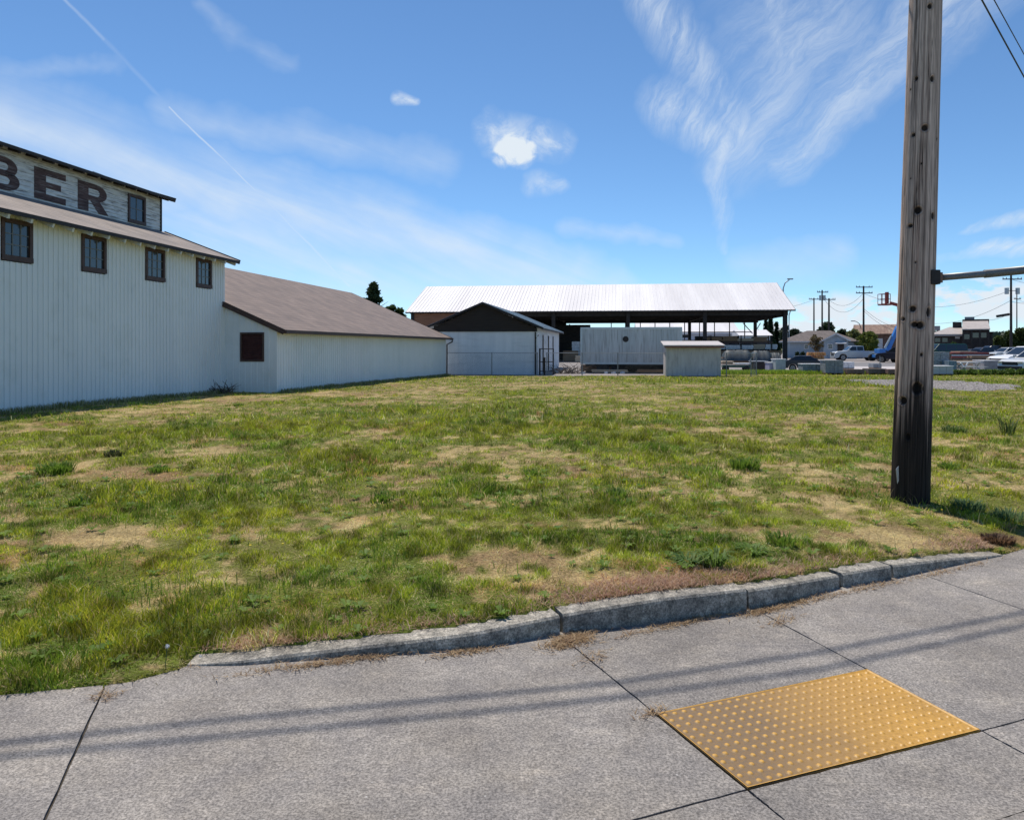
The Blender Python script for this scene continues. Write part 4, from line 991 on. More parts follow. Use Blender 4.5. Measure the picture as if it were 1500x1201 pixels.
# ================================================================ block shed
def block_shed():
    v = 46.2; u0, u1 = U(975.5, v), U(1056, v); zt_ = 1.52
    t = thing('block_shed', 'small weathered pale shed with a flat pinkish metal roof at the field edge', 'shed', ((u0+u1)/2, v, ZG), site=True)
    mb = MB(); mb.box(u0, u1, v, v+2.6, ZG-.3, zt_); ribs_u(mb, v, u0+.1, u1-.1, ZG, zt_, .42, w=.02, d=.008); mb.build('wall', 'block', t)
    r = MB(); a, b = u0-.16, u1+.20
    r.prism([(v-.35, 1.60), (v-.35, 1.66), (v+2.9, 1.92), (v+2.9, 1.86)], 'x', a, b)
    r.build('roof', 'block_roof', t)
    MB().box(a+.05, b-.05, v-.33, v-.28, 1.50, 1.597).build('fascia', mat('rust_brown_fascia', (.16, .06, .05), (.26, .12, .10), 6, rough=.8), t)
    MB().box(u0+.05, u1+.5, v-.12, v-.02, ZG-.02, ZG+.07).build('shadow_strip', 'dark_wood', t)  # dark strip standing in for the shed's shadow on the ground
block_shed()

# ================================================================ box trailer
def box_trailer():
    v = 52.0; u0, u1 = U(850.5, v), U(999, v); z0, z1 = .38, 2.86; d = 2.5
    t = thing('box_trailer', 'long dull white corrugated box trailer with dark streaks standing behind the fence', 'trailer', ((u0+u1)/2, v, ZG), site=True)
    mb = MB(); mb.box(u0, u1, v, v+d, z0, z1); ribs_u(mb, v, u0+.25, u1-.25, z0+.12, z1-.12, .235, w=.07, d=.022)
    mb.build('box', 'trailer', t)
    f = MB(); f.box(u0-.01, u1+.01, v-.04, v+.0, z1-.12, z1+.02); f.box(u0-.01, u1+.01, v-.035, v, z0-.02, z0+.12); f.box(u0-.02, u0+.12, v-.045, v, z0+.12, z1-.12); f.box(u1-.12, u1+.02, v-.045, v, z0+.12, z1-.12)
    f.build('frame_rail', mat('pale_trailer_rail', (.52, .58, .58), (.62, .68, .68), 3, rough=.5), t)
    MB().cyl((U(916.5, v), v-.03, 1.6+(507-497)*v/F), .2, .012, 'y', 20).build('round_hatch', 'dark_trim', t)
    MB().box(u0+.25, u1-.2, v+2.2, v+2.26, ZG, z0).build('shade_sheet', 'shed_dark', t)  # dark sheet added to stand in for the shade under the box
    c = MB(); c.box(u0+.3, u1-.3, v+.6, v+.75, .18, z0); c.box(u0+.3, u1-.3, v+1.7, v+1.85, .18, z0); c.build('chassis', 'black', t)
    for u in (u0+1.5, u0+2.5):
        for vv in (v+.15, v+2.0):
            w = MB(); w.cyl((u, vv, .17), .42, .28, 'y', 20); w.build('wheel', 'tyre', t, smooth=False); 
    l_ = MB(); l_.box(u1-1.6, u1-1.48, v+.5, v+.62, ZG, z0); l_.box(u1-1.6, u1-1.48, v+1.8, v+1.92, ZG, z0); l_.build('landing_leg', 'dark_trim', t)
    MB().box(u1-.1, u1+.45, v+.15, v+.5, z1-.7, z1-.5).build('bracket', 'black', t)
box_trailer()
def stack(name, label, cat, u, v, w, d, h, m, n=4, group=None, z=ZG, gap=.015, rot=0, stick='dark_wood'):
    """a pile of boards/blocks: layers with joints, on two bearers"""
    x, y = s2w(u, v); t = thing(name, label, cat, (x, y, z), -A+rot, group)
    b = MB(); b.box(-w/2+.1, -w/2+.22, -d/2, d/2, 0, .09); b.box(w/2-.22, w/2-.1, -d/2, d/2, 0, .09); b.build('bearer', stick, t)
    mb = MB(); lh = (h-.09)/n
    for i in range(n):
        z0 = .09+i*lh; k = max(1, int(d/.3)); 
        for j in range(k):
            j0 = -d/2+j*d/k; ex = (random.random()-.5)*.08*min(w, 2)
            mb.box(-w/2+ex, w/2+ex, j0+.006, j0+d/k-.006, z0+gap*.5, z0+lh-gap*.5)
    mb.build('boards' if 'lumber' in name or 'timber' in name else 'blocks', m, t); return t
stack('timber_pile', 'pale timbers lying under the left half of the box trailer', 'timber', U(893, 51.5), 51.2, 2.4, .5, .28, 'lumber_pale', 2)
stack('timber_pile', 'reddish timbers lying under the right half of the box trailer', 'timber', U(957, 51.5), 51.2, 2.2, .5, .3, 'lumber', 2)
stack('timber_pile', 'brown timbers stacked deep under the box trailer behind its wheels', 'timber', U(880, 53), 53.4, 2.8, .5, .55, 'lumber', 4)
for i, px in enumerate((853, 888, 899, 912)):
    x, y, _ = W(px, 549, 50.3); s = MB(); s.prism([(-.16, 0), (.17, 0), (.13, .12), (-.1, .16)], 'y', -.1, .1); 
    o = s.build('paving_stone', 'stone_white', bevel=.01); o.location = (x, y, ZG+.01); o.rotation_euler = (0, 0, i*1.3)
    tag(o, ['white stone lying at the left end of the box trailer', 'white stone left of two others under the box trailer', 'small white stone between two others under the trailer', 'white stone nearest the fence post under the box trailer'][i], 'stone', 'white stones lying under the box trailer')
# fallen branches and brush between barn and trailer
def brush(name, label, x, y, r, h, n, col='bark', seed=1, cat='brush pile'):
    rd = random.Random(seed); mb = MB()
    for i in range(n):
        a = rd.random()*6.28; q = r*rd.random()**.5; p = Vector((x+q*math.cos(a), y+q*math.sin(a)*.6, 0)); zz = zt(p.x, p.y) if p.y < 47 else ZG
        b = rd.random()*6.28; L_ = r*(.5+rd.random()); e = p+Vector((math.cos(b)*L_, math.sin(b)*L_*.5, zz+h*(.2+.8*rd.random()))); p.z = zz
        m_ = (p+e)/2+Vector((0, 0, h*.15)); mb.tube([p, m_, e], .012*(.6+rd.random())*(1+r*.6), 5, .004)
    o = mb.build(name, col); return tag(o, label, cat)
brush('brush_pile', 'tangled grey branches heaped between the small barn and the box trailer', *W(832, 548, 50.5)[:2], 1.0, .8, 60, 'bark', 3)
brush('bare_shrub', 'leafless twiggy shrub against the long white wall near the annex', *[a+b for a, b in zip(s2w(-12.3, 22.2), (0, 0))], .38, .45, 26, 'bark', 8, 'shrub')

# ================================================================ big lumber shed
VS, VR, VB = 88.0, 97.5, 107.0; SL, SR_ = -24.5, 18.8; ZE, ZR = 5.85, 9.45
def big_shed():
    t = thing('lumber_shed', 'huge open sided lumber shed under a long white standing seam metal roof', 'shed', (-3, 97.5, ZG), site=True)
    for (e, s_) in ((VS, 1), (VB, -1)):
        m_ = MB(); o_ = .55
        a = Vector((e-o_*s_, ZE-.38*o_)); b = Vector((VR, ZR)); th = .05
        P = [(a.x, a.y), (b.x, b.y), (b.x, b.y-th), (a.x, a.y-th)]
        m_.prism(P, 'x', SL-.6, SR_+.6)
        n = 108
        for i in range(n+1):
            u = SL-.55+(SR_-SL+1.1)*i/n; m_.bar((u, a.x, a.y+.02), (u, b.x, b.y+.02), .05, .055)
        m_.build('roof', 'roof_white', t)
    f = MB(); ez = ZE-.38*.55
    f.box(SL-.6, SR_+.6, VS-.57, VS-.552, ez-.16, ez-.0); f.bar((SR_+.61, VS-.55, ez-.08), (SR_+.61, VR, ZR-.08), .03, .2); f.bar((SR_+.61, VB+.55, ez-.08), (SR_+.61, VR, ZR-.08), .03, .2)
    f.build('fascia', 'dark_trim', t)
    # lining under the roof so that it is dark from below
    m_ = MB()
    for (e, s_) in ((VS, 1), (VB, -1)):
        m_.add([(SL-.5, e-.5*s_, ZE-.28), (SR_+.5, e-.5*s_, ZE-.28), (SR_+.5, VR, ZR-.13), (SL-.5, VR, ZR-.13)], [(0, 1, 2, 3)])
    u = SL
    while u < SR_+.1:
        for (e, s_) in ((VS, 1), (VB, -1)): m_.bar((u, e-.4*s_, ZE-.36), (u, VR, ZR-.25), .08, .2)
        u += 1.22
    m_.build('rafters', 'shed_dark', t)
    us = [SR_-.35, 9.7, 1.1, -7.5, -16, SL+.15]
    for u in us:
        for v in (VS+.1, VB-.1): MB().box(u-.2, u+.2, v-.2, v+.2, ZG-.1, ZE-.32).build('post', 'shed_dark', t)
        tr = MB(); tr.bar((u, VS, ZE-.75), (u, VB, ZE-.75), .12, .34); tr.bar((u, VS+2.5, ZE-.6), (u, VR, ZR-.5), .1, .2); tr.bar((u, VB-2.5, ZE-.6), (u, VR, ZR-.5), .1, .2); tr.box(u-.06, u+.06, VR-.1, VR+.1, ZE-.7, ZR-.4)
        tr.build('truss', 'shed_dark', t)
    b = MB(); b.box(SL, SR_, VS+.31, VS+.36, 5.05, ZE-.2); b.build('front_header', 'shed_dark', t)
    b = MB(); b.box(SL, SR_, VB-.36, VB-.31, 4.78, ZE-.2); b.build('back_header', 'shed_dark', t)
    b = MB()
    for k in range(5): b.box(SL+.3, SR_-.3, VR-4+k*2-.1, VR-4+k*2+.1, 4.95+.0*k, 5.25)
    b.build('purlins', 'shed_dark', t)
    # dark plank infill of the rear wall left of the middle bays, boards on the left end
    w = MB(); w.box(SL, -7.5, VB-.30, VB-.22, ZG, 4.9); w.build('rear_wall', 'shed_dark', t)
    w = MB(); e0 = SL+.02; z = 3.0
    w.box(SL+.05, -13.0, VS+.02, VS+.09, ZG, ZE-.25)
    z = ZG
    while z < ZE-.4: w.box(SL+.04, -13.0, VS-.012, VS+.022, z+.01, z+.235); z += .25
    w.build('board_wall', 'red_wood', t)
    w = MB(); w.prism([(VS+.1, ZG), (VB-.3, ZG), (VB-.3, ZE-.4), (VR, ZR-.4), (VS+.1, ZE-.4)], 'x', SL+.02, SL+.1); w.build('end_wall', 'red_wood', t)
    br = MB(); u = SR_-.35
    br.bar((u-.25, VB-.15, 3.1), (u+.9-.2, VB-.15, 4.75), .12); br.bar((u-.35, VB-.15, 3.3), (u-1.6, VB-.15, 4.75), .12)
    br.build('brace', 'wrap', t)
    # thin steel uprights along the back
    k = 0; u = -1.0
    while u < SR_-1: MB().box(u-.06, u+.06, VB-.55, VB-.45, ZG, 4.9).build('upright', 'shed_dark', t); u += 2.0
    MB().box(-1.0, SR_-.8, VB-.44, VB-.40, 3.45, 3.57).build('girt', 'shed_dark', t)
    MB().tube([(SR_+.1, VS-.45, ez-.1), (SR_-.0, VS-.2, ez-.6), (SR_-.0, VS-.2, ZG)], .06, 8).build('downspout', 'wrap', t)
big_shed()
# racks and stored goods under the shed (each bundle is a thing)
def rack(u0, u1, v, z, label):
    t = thing('lumber_rack', label, 'rack', ((u0+u1)/2, v, ZG), site=True)
    for u in (u0, (u0+u1)/2, u1):
        for q in (v-.9, v+.9): MB().box(u-.06, u+.06, q-.06, q+.06, ZG, z+1.9).build('upright', 'shed_dark', t)
    for zz in (z, z+1.15):
        b = MB(); b.box(u0-.1, u1+.1, v-1, v-.86, zz-.16, zz); b.box(u0-.1, u1+.1, v+.86, v+1, zz-.16, zz); b.build('shelf_beam', 'brown_trim', t)
rack(U(1040, 92), U(1128, 92), 92, .95, 'tall steel lumber rack under the right end of the big shed')
zs = lambda py, v: 1.6+(507-py)*v/F
sh = [(1046, 1060, 506, 512.5, 'wrap', 'white wrapped bundle leftmost on the lower shelf of the right rack'), (1062, 1082, 505.5, 512.5, 'wrap', 'long white wrapped bundle second on the lower shelf of the right rack'),
      (1084, 1101, 505.5, 512.5, 'wrap', 'white wrapped bundle left of the brown boards on the lower shelf'), (1103, 1118, 504.5, 512.5, 'lumber_pale', 'pale brown board bundle on the lower shelf of the right rack'), (1120, 1136, 504.5, 512.5, 'wrap', 'rounded white bundle rightmost on the lower shelf by the corner post'),
      (1032, 1056, 494, 501, 'lumber', 'dark brown board bundle leftmost on the upper shelf of the right rack'), (1058, 1078, 493, 501, 'lumber', 'dark brown board bundle second on the upper shelf of the right rack'), (1080, 1102, 496, 501, 'lumber_pale', 'low pale board bundle on the upper shelf of the right rack'), (1103, 1122, 494, 502, 'lumber', 'reddish board bundle rightmost on the upper shelf of the rack')]
for a, b, y0, y1, m_, lab in sh:
    w = (b-a)*92/F; h = (y1-y0)*92/F; stack('lumber_bundle', lab, 'lumber bundle', U((a+b)/2, 92), 92, w, 1.7, h, m_, 3, 'lumber bundles stored in the right end of the shed', zs(y1, 92))
stack('lumber_bundle', 'long low pile of brown boards under the racks of the big shed', 'lumber bundle', U(1098, 89.5), 90, 7.0, 1.5, .55, 'lumber', 4, None, zs(519, 90)-.1)
for i, (a, b, y0, lab) in enumerate(((1058, 1100, 513, 'blue grey tarp covered stack beside the block shed'), (1100, 1128, 514, 'blue grey tarp covered stack in front of the shed corner post'), (1128, 1142, 517, 'small tarp covered stack leftmost beside the shed corner post'))):
    v = 80; x, y = s2w(U((a+b)/2, v), v); t = thing('tarp_stack', lab if i < 2 else 'small tarp covered stack touching the right corner post of the shed', 'covered stack', (x, y, ZG), -A); w = (b-a)*v/F*.98; h = (zs(y0, v)-ZG)
    mb = MB(); nx_, ny_ = 16, 6; V_ = []
    for j in range(ny_+1):
        for k in range(nx_+1):
            s_ = k/nx_; q = j/ny_; edge = min(1, min(s_, 1-s_)*7)*min(1, min(q, 1-q)*6)
            V_.append((w*(s_-.5)*(1.06-.06*edge), 1.8*(q-.5)*(1.1-.1*edge), h*(.25+.75*edge**.5)+.12*(random.random()-.5)*edge))
    mb.add(V_, [(j*(nx_+1)+k, j*(nx_+1)+k+1, (j+1)*(nx_+1)+k+1, (j+1)*(nx_+1)+k) for j in range(ny_) for k in range(nx_)]); mb.build('tarp', 'tarp_blue', t, smooth=True)
    mb = MB(); mb.box(-w*.5, w*.5, -.85, .85, 0, h*.5); mb.build('load', 'lumber', t)
for i, (u, v, w, h, m_, lab) in enumerate(((U(1012, 89.5), 89.5, 1.9, 1.5, 'lumber', 'brown timber stack in the front of the bay just right of the box trailer'), (U(836, 90), 90, 1.7, 1.3, 'lumber', 'brown timber stack in the front of the dark bay beside the small barn'), (U(1003, 93), 93, 1.2, 2.6, 'lumber_pale', 'tall pale timber stack peeping over the right end of the box trailer'), (U(844, 93), 93, .9, 2.4, 'wrap', 'narrow white wrapped stack peeping left of the box trailer'), (-3.6, 94, 3.0, 1.6, 'lumber', 'brown board stack in the dark bay left of the trailer'), (-6.4, 99, 5.5, 4.6, 'shed_dark', 'tall dark stack added as shade in the bay between the small barn and the trailer'), (-4.0, 86, 1.6, .8, 'lumber_pale', 'low pale board stack in front of the dark shed bay'), (8.5, 95, 3.0, 2.6, 'lumber', 'brown board stack behind the right end of the box trailer'), (5, 98, 3.4, 2.1, 'lumber', 'board stack hidden in the middle bay of the shed'), (12.3, 99, 5.2, 3.1, 'dark_wood', 'dark board stack behind the left half of the right lumber rack'), (17.0, 99, 3.4, 2.6, 'dark_wood', 'dark board stack behind the right half of the right lumber rack'))):
    stack('lumber_stack', lab, 'lumber stack', u, v, w, 1.4, h, m_, 6)  # the tall dark one is added to fill its bay with shade
# cart and bins right of the block shed
def flat_cart():
    x, y, _ = W(1078, 548, 56); t = thing('flat_cart', 'low cream topped flat cart on small wheels right of the block shed', 'cart', (x, y, ZG), -A)
    MB().box(-1.05, -.2, -.5, .5, .62, .74).build('deck', 'lumber_pale', t, bevel=.02); MB().box(-.15, 1.0, -.5, .5, .5, .60).build('deck', 'wrap', t, bevel=.02)
    MB().box(-1.0, .98, -.42, .42, .28, .46).build('frame', 'green_van', t)
    for a in (-.75, .7):
        for b in (-.5, .42): MB().cyl((a, b, .2), .2, .1, 'y', 14).build('wheel', 'tyre', t)
    MB().tube([(1.0, 0, .3), (1.02, 0, .9)], .03, 6).build('handle', 'galv', t)
flat_cart()
def bin_(name, label, cat, px0, px1, py0, py1, m_, lid=None, Y=None, d=1.0, ribs=True, group=None):
    Y = Y or F*(CH-ZG)/(py1-HOR); x0, y, _ = W(px0, py1, Y); x1 = W(px1, py1, Y)[0]; h = (py1-py0)*Y/F; w = x1-x0
    t = thing(name, label, cat, ((x0+x1)/2, Y, ZG), -.02, group)
    mb = MB(); mb.box(-w/2, w/2, 0, d, .06, h); mb.build('body', m_, t, bevel=.02)
    if ribs:
        r = MB(); n = max(3, int(w/.28))
        for i in range(n+1): u = -w/2+.04+(w-.08)*i/n; r.box(u-.02, u+.02, -.02, 0.0, .1, h-.08)
        r.build('slats', m_, t)
    f = MB(); f.box(-w/2+.05, -w/2+.2, .02, d-.02, 0, .058); f.box(w/2-.2, w/2-.05, .02, d-.02, 0, .058); f.build('skid', 'dark_wood', t)
    if lid: MB().box(-w/2-.03, w/2+.03, -.03, d+.03, h+.002, h+.06).build('lid', lid, t, bevel=.01)
    return t
bin_('storage_bin', 'dark brown bin in long grass under the right corner of the shed', 'bin', 1103, 1125, 530, 544, 'dark_wall', 'galv')
bin_('storage_bin', 'small lavender grey bin beside the ribbed pale grey bin', 'bin', 1127, 1136, 532, 545, mat('lavender_plastic', (.34, .34, .45), (.45, .45, .56), 5, rough=.6), 'wrap')
bin_('storage_bin', 'ribbed pale grey green bin just right of the shed corner post', 'bin', 1136.5, 1151, 527, 545.5, mat('grey_green_metal', (.30, .36, .36), (.42, .47, .46), 5, rough=.6), 'wrap')
# pallets of blocks along the yard edge
def pallet_blocks(label, px0, px1, py0, py1, m_, n=4, top=None, Y=None, d=1.0):
    Y = Y or F*(CH-ZG)/(py1-HOR); x0 = W(px0, 0, Y)[0]; x1 = W(px1, 0, Y)[0]; w = x1-x0; h = (py1-py0)*Y/F
    t = thing('block_pallet', label, 'stone pallet', ((x0+x1)/2, Y+d/2, ZG), -.06)
    b = MB()
    for q in (-w/2+.04, 0, w/2-.12): b.box(q, q+.09, -d/2, d/2, 0, .09)
    b.box(-w/2, w/2, -d/2, d/2, .091, .115); b.build('pallet', 'lumber', t)
    mb = MB(); lh = (h-.12)/n; k = max(2, int(w/.42))
    for i in range(n):
        for j in range(k):
            a = -w/2+w*j/k; jx = (random.random()-.5)*.02; mb.box(a+.008, a+w/k-.008, -d/2+jx, d/2+jx, .12+i*lh+.004, .12+(i+1)*lh-.006)
    mb.build('blocks', m_, t)
    if top: MB().box(-w/2-.02, w/2+.02, -d/2-.03, d/2+.02, h, h+.05).build('cover', top, t, bevel=.015)
pallet_blocks('square pallet of grey stone under a white sheet left of the taller one', 1177, 1206, 534, 548, 'stone_grey', 3, 'wrap')
pallet_blocks('tallest pallet of grey stone blocks in the row at the yard edge', 1210, 1236, 529, 549, 'stone_grey', 5, 'stone_grey')
pallet_blocks('low brown stone pallet nearest the tall grey one', 1242, 1267, 541, 549, 'stone_brown', 2)
pallet_blocks('low broken brown stone pallet beside the thin steel post', 1273, 1299, 540, 549, 'stone_brown', 2)
pallet_blocks('low reddish brown stone pallet just left of the wooden pole', 1302, 1326, 541, 549.5, mat('reddish_stone', (.15, .09, .08), (.24, .16, .14), 5, rough=.9), 2)
pallet_blocks('wide bottom pallet of layered pale grey slabs right of the wooden pole', 1367, 1397, 537, 550.5, mat('layered_slabs', (.30, .34, .38), (.62, .66, .70), 4, rough=.8, stretch=(.1, .1, 9)), 4, 'stone_white', d=1.2)
pallet_blocks('pallet of wrapped grey bags behind the layered slabs right of the wooden pole', 1366, 1391, 518, 549, mat('grey_bags', (.20, .19, .2), (.46, .45, .46), 9, rough=.6, stretch=(1, 1, 1.5)), 6, None, Y=52)
pallet_blocks('blue grey wrapped pallet right of the slabs and bags', 1391, 1402, 530, 549, mat('blue_grey_wrap', (.14, .20, .26), (.24, .30, .36), 6, rough=.5), 4, None, Y=51)
pallet_blocks('pale wrapped pallet standing behind the low brown stone next to the tall grey one', 1236, 1252, 530, 541, 'wrap', 3, None, Y=60)
pallet_blocks('grey slab stack behind the low stone beside the thin steel post', 1280, 1292, 533, 541, 'stone_grey', 3, None, Y=61)
stack('timber_pile', 'dark sleepers stacked behind the picnic table under the red trailer deck', 'timber', *w2s(*W(1420, 540, 66)[:2]), 3.2, 1.0, .8, 'dark_wood', 4)
stack('timber_pile', 'brown sleepers stacked left of the parked cars behind the white lidded bin', 'timber', *w2s(*W(1440, 540, 68)[:2]), 2.2, 1.0, 1.0, 'lumber', 4)
bin_('storage_bin', 'dark blue grey bin behind the crossed white table legs', 'bin', 1424, 1441, 528, 541, mat('blue_grey_bin', (.05, .06, .09), (.10, .11, .15), 4, rough=.7), None, Y=60, ribs=False)
bin_('storage_crate', 'white crate standing behind the bagged pallet right of the pole', 'crate', 1363, 1384, 505.5, 530, 'stone_white', 'wrap', Y=58, ribs=False)
bin_('storage_crate', 'dark red brown crate beside the white crate right of the pole', 'crate', 1385, 1392, 504, 530, 'brick_wall', None, Y=58, ribs=False)
# ================================================================ vehicles
def wheel_set(t, xs, w, r):
    for x in xs:
        for s in (-1, 1):
            m_ = MB(); y0 = s*w/2-(.20 if s > 0 else 0); m_.cyl((x, y0, r), r, .20, 'y', 24); o = m_.build('wheel', 'tyre', t, bevel=0)
            q = MB(); yy = s*w/2+(.001 if s > 0 else -.012); q.cyl((x, yy, r), r*.62, .012, 'y', 20)
            for k in range(5):
                a = k*1.2566; 
            q.build('rim', 'rim', o)
            d = MB(); 
            for k in range(5):
                a = k*1.2566+.3; ys = yy+(.013 if s > 0 else -.004); d.bar((x+math.cos(a)*r*.15, ys, r+math.sin(a)*r*.15), (x+math.cos(a)*r*.5, ys, r+math.sin(a)*r*.5), .07, .006, (0, 1, 0))
            d.build('rim_slots', 'black', o)
def arch_profile(pts, xs, r, z0):
    """lower outline with wheel arches; pts is the upper outline from rear to front"""
    out = list(pts); x_f = out[-1][0]; x_r = out[0][0]
    low = [(x_f, z0)]
    for x in sorted(xs, reverse=True):
        for k in range(9): a = math.pi*k/8; low.append((x+math.cos(a)*r*1.16, max(z0, r+math.sin(a)*r*1.14)))
    low.append((x_r, z0)); return out+low
def car(name, label, cat, loc, rz, paint, kind='suv', group=None, scale=1.0):
    t = thing(name, label, cat, loc, rz, group); t.scale = (scale,)*3
    if kind == 'pickup':
        w, r, xs = 2.0, .42, (-1.75, 1.9); up = [(-2.95, .62), (-2.95, 1.22), (-.75, 1.25), (-.75, 1.28), (1.25, 1.28), (2.6, 1.16), (2.92, 1.0), (2.95, .55)]
        cab = [(-.72, 1.25), (-.66, 1.88), (-.3, 1.93), (.75, 1.90), (1.45, 1.27)]; pill = (.18,)
        nose, tail_ = 2.93, -2.96
    elif kind == 'suv':
        w, r, xs = 1.86, .37, (-1.42, 1.42); up = [(-2.3, .6), (-2.32, 1.05), (-2.2, 1.12), (1.05, 1.08), (2.0, .98), (2.28, .82), (2.32, .5)]
        cab = [(-2.2, 1.08), (-1.95, 1.62), (-1.6, 1.69), (.15, 1.66), (1.05, 1.05)]; pill = (-1.15, -.25); nose, tail_ = 2.3, -2.33
    elif kind == 'van':
        w, r, xs = 1.98, .38, (-1.7, 1.7); up = [(-2.6, .6), (-2.62, 1.15), (-2.5, 1.2), (1.5, 1.18), (2.3, 1.05), (2.55, .85), (2.58, .5)]
        cab = [(-2.55, 1.15), (-2.45, 1.95), (-2.2, 2.05), (.9, 2.03), (1.75, 1.15)]; pill = (-1.1, .1); nose, tail_ = 2.56, -2.63
    else:
        w, r, xs = 1.8, .33, (-1.35, 1.35); up = [(-2.25, .6), (-2.25, .98), (-1.7, 1.04), (.95, .98), (1.85, .88), (2.15, .72), (2.2, .45)]
        cab = [(-1.75, 1.0), (-1.15, 1.40), (-.8, 1.45), (.15, 1.43), (.95, .96)]; pill = (-.95, -.3); nose, tail_ = 2.18, -2.26
    P = arch_profile(up, xs, r, .26)
    MB().prism(P, 'y', -w/2, w/2).build('body', paint, t, bevel=.035)
    # cabin tapers towards the roof
    cb = MB(); n = len(cab); zmin, zmax = cab[0][1], max(p[1] for p in cab)
    def yw(z): return w/2-.06-(z-zmin)/(zmax-zmin)*.16
    V_ = [(x, -yw(z), z) for x, z in cab]+[(x, yw(z), z) for x, z in cab]
    cb.add(V_, [tuple(range(n)), tuple(range(2*n-1, n-1, -1))]+[(i, i+n, (i+1) % n+n, (i+1) % n) for i in range(n)]); cb.build('cabin', paint, t, bevel=.03)
    # side glass: the cabin outline shrunk, split at the pillars
    zb, ztp = zmin+.07, zmax-.12
    def xat(i0, i1, z): (xa, za), (xb, zb_) = cab[i0], cab[i1]; return xa+(xb-xa)*(z-za)/(zb_-za)
    for s in (-1, 1):
        edges = [None]+list(pill)+[None]
        for k in range(len(edges)-1):
            q = []
            for z in (zb, ztp):
                xa = xat(0, 1, min(z, cab[1][1]))+.09 if edges[k] is None else edges[k]+.04
                xb = xat(n-1, n-2, z)-.11 if edges[k+1] is None else edges[k+1]-.04
                q.append((xa, xb))
            g = MB(); e = .007
            g.add([(q[0][0], s*(yw(zb)+e), zb), (q[0][1], s*(yw(zb)+e), zb), (q[1][1], s*(yw(ztp)+e), ztp), (q[1][0], s*(yw(ztp)+e), ztp),
                   (q[0][0], s*(yw(zb)-.02), zb), (q[0][1], s*(yw(zb)-.02), zb), (q[1][1], s*(yw(ztp)-.02), ztp), (q[1][0], s*(yw(ztp)-.02), ztp)],
                  [(0, 1, 2, 3), (0, 4, 5, 1), (1, 5, 6, 2), (2, 6, 7, 3), (3, 7, 4, 0)]); g.build('side_window', 'car_glass', t)
    def screen(i0, i1, name_):
        a, b = Vector((*cab[i0], )), Vector((*cab[i1], )); d = b-a; nr = Vector((-d.y, d.x)).normalized(); nr = nr if (nr.x > 0) == (name_ == 'windshield') else -nr
        a2, b2 = a+d*.1+nr*.008, a+d*.9+nr*.008; g = MB(); ya, yb = yw(a2.y)-.08, yw(b2.y)-.08
        g.add([(a2.x, -ya, a2.y), (a2.x, ya, a2.y), (b2.x, yb, b2.y), (b2.x, -yb, b2.y)], [(0, 1, 2, 3)]); g.build(name_, 'car_glass', t)
    screen(n-1, n-2, 'windshield'); screen(0, 1, 'rear_window')
    for s in (-1, 1):
        MB().box(nose-.16, nose+.02, s*(w/2-.22)-.17, s*(w/2-.22)+.17, .72 if kind != 'pickup' else .88, .86 if kind != 'pickup' else 1.06).build('headlight', 'headlamp', t, bevel=.015)
        MB().box(tail_-.01, tail_+.12, s*(w/2-.11)-.09, s*(w/2-.11)+.09, .72, .95).build('tail_light', 'tail', t)
        MB().box(cab[-1][0]-.35, cab[-1][0]-.2, s*(w/2+.02)-.0, s*(w/2+.02)+s*.16, zmin+.05, zmin+.2).build('mirror', paint, t, bevel=.02)
    MB().box(nose-.05, nose+.03, -w*.3, w*.3, .62, .84 if kind != 'pickup' else 1.04).build('grille', 'black', t)
    MB().box(nose-.1, nose+.07, -w*.47, w*.47, .36, .56).build('front_bumper', 'black' if kind != 'pickup' else 'rim', t, bevel=.02)
    MB().box(tail_-.05, tail_+.1, -w*.47, w*.47, .36, .58).build('rear_bumper', 'black', t, bevel=.02)
    if kind == 'pickup': MB().box(-2.87, -.8, -w/2+.09, w/2-.09, 1.20, 1.262).build('bed', 'black', t)
    wheel_set(t, xs, w+.02, r); return t
def at(px, py, z=ZG):
    g = G(px, py, z); return (g[0], g[1], z)
PI = math.pi
p = at(1254, 528.3); car('pickup_truck', 'silver crew cab pickup truck parked facing left in front of the pale blue house', 'pickup truck', p, PI-.12, MT['silver_paint'], 'pickup', scale=.98)
x, y, _ = W(1521, 549, 49.5); car('parked_car', 'silver hatchback cut off by the right edge of the photo, nearest of the parked cars', 'car', (x, y, ZG), PI+.25, MT['silver_paint'], 'suv', 'cars parked at the right edge of the yard')
x, y, _ = W(1504, 543, 57); car('parked_car', 'white sport utility car with pale headlight behind the nearest silver car', 'car', (x, y, ZG), PI+.12, MT['white_paint'], 'suv', 'cars parked at the right edge of the yard', 1.1)
x, y, _ = W(1497, 538, 67); car('parked_car', 'white car farthest back of the three parked at the right edge', 'car', (x, y, ZG), PI+.05, MT['white_paint'], 'suv', 'cars parked at the right edge of the yard', .98)
p = at(1165, 543); car('parked_car', 'dark car partly hidden behind the grey bin right of the shed', 'car', (p[0]+.2, 55, ZG), -.35, MT['dark_paint'], 'sedan', None, .8)
x, y, _ = W(1318, 530, 84); car('parked_car', 'dark purplish car half hidden behind the wooden pole', 'car', (x, y, ZG), PI/2+.4, MT['dark_paint'], 'suv', None, 1.05)
x, y, _ = W(1381, 515, 95); car('parked_van', 'dark green van parked before the dark restaurant building', 'van', (x, y, ZG), PI+.05, MT['green_van'], 'van', None, 1.05)
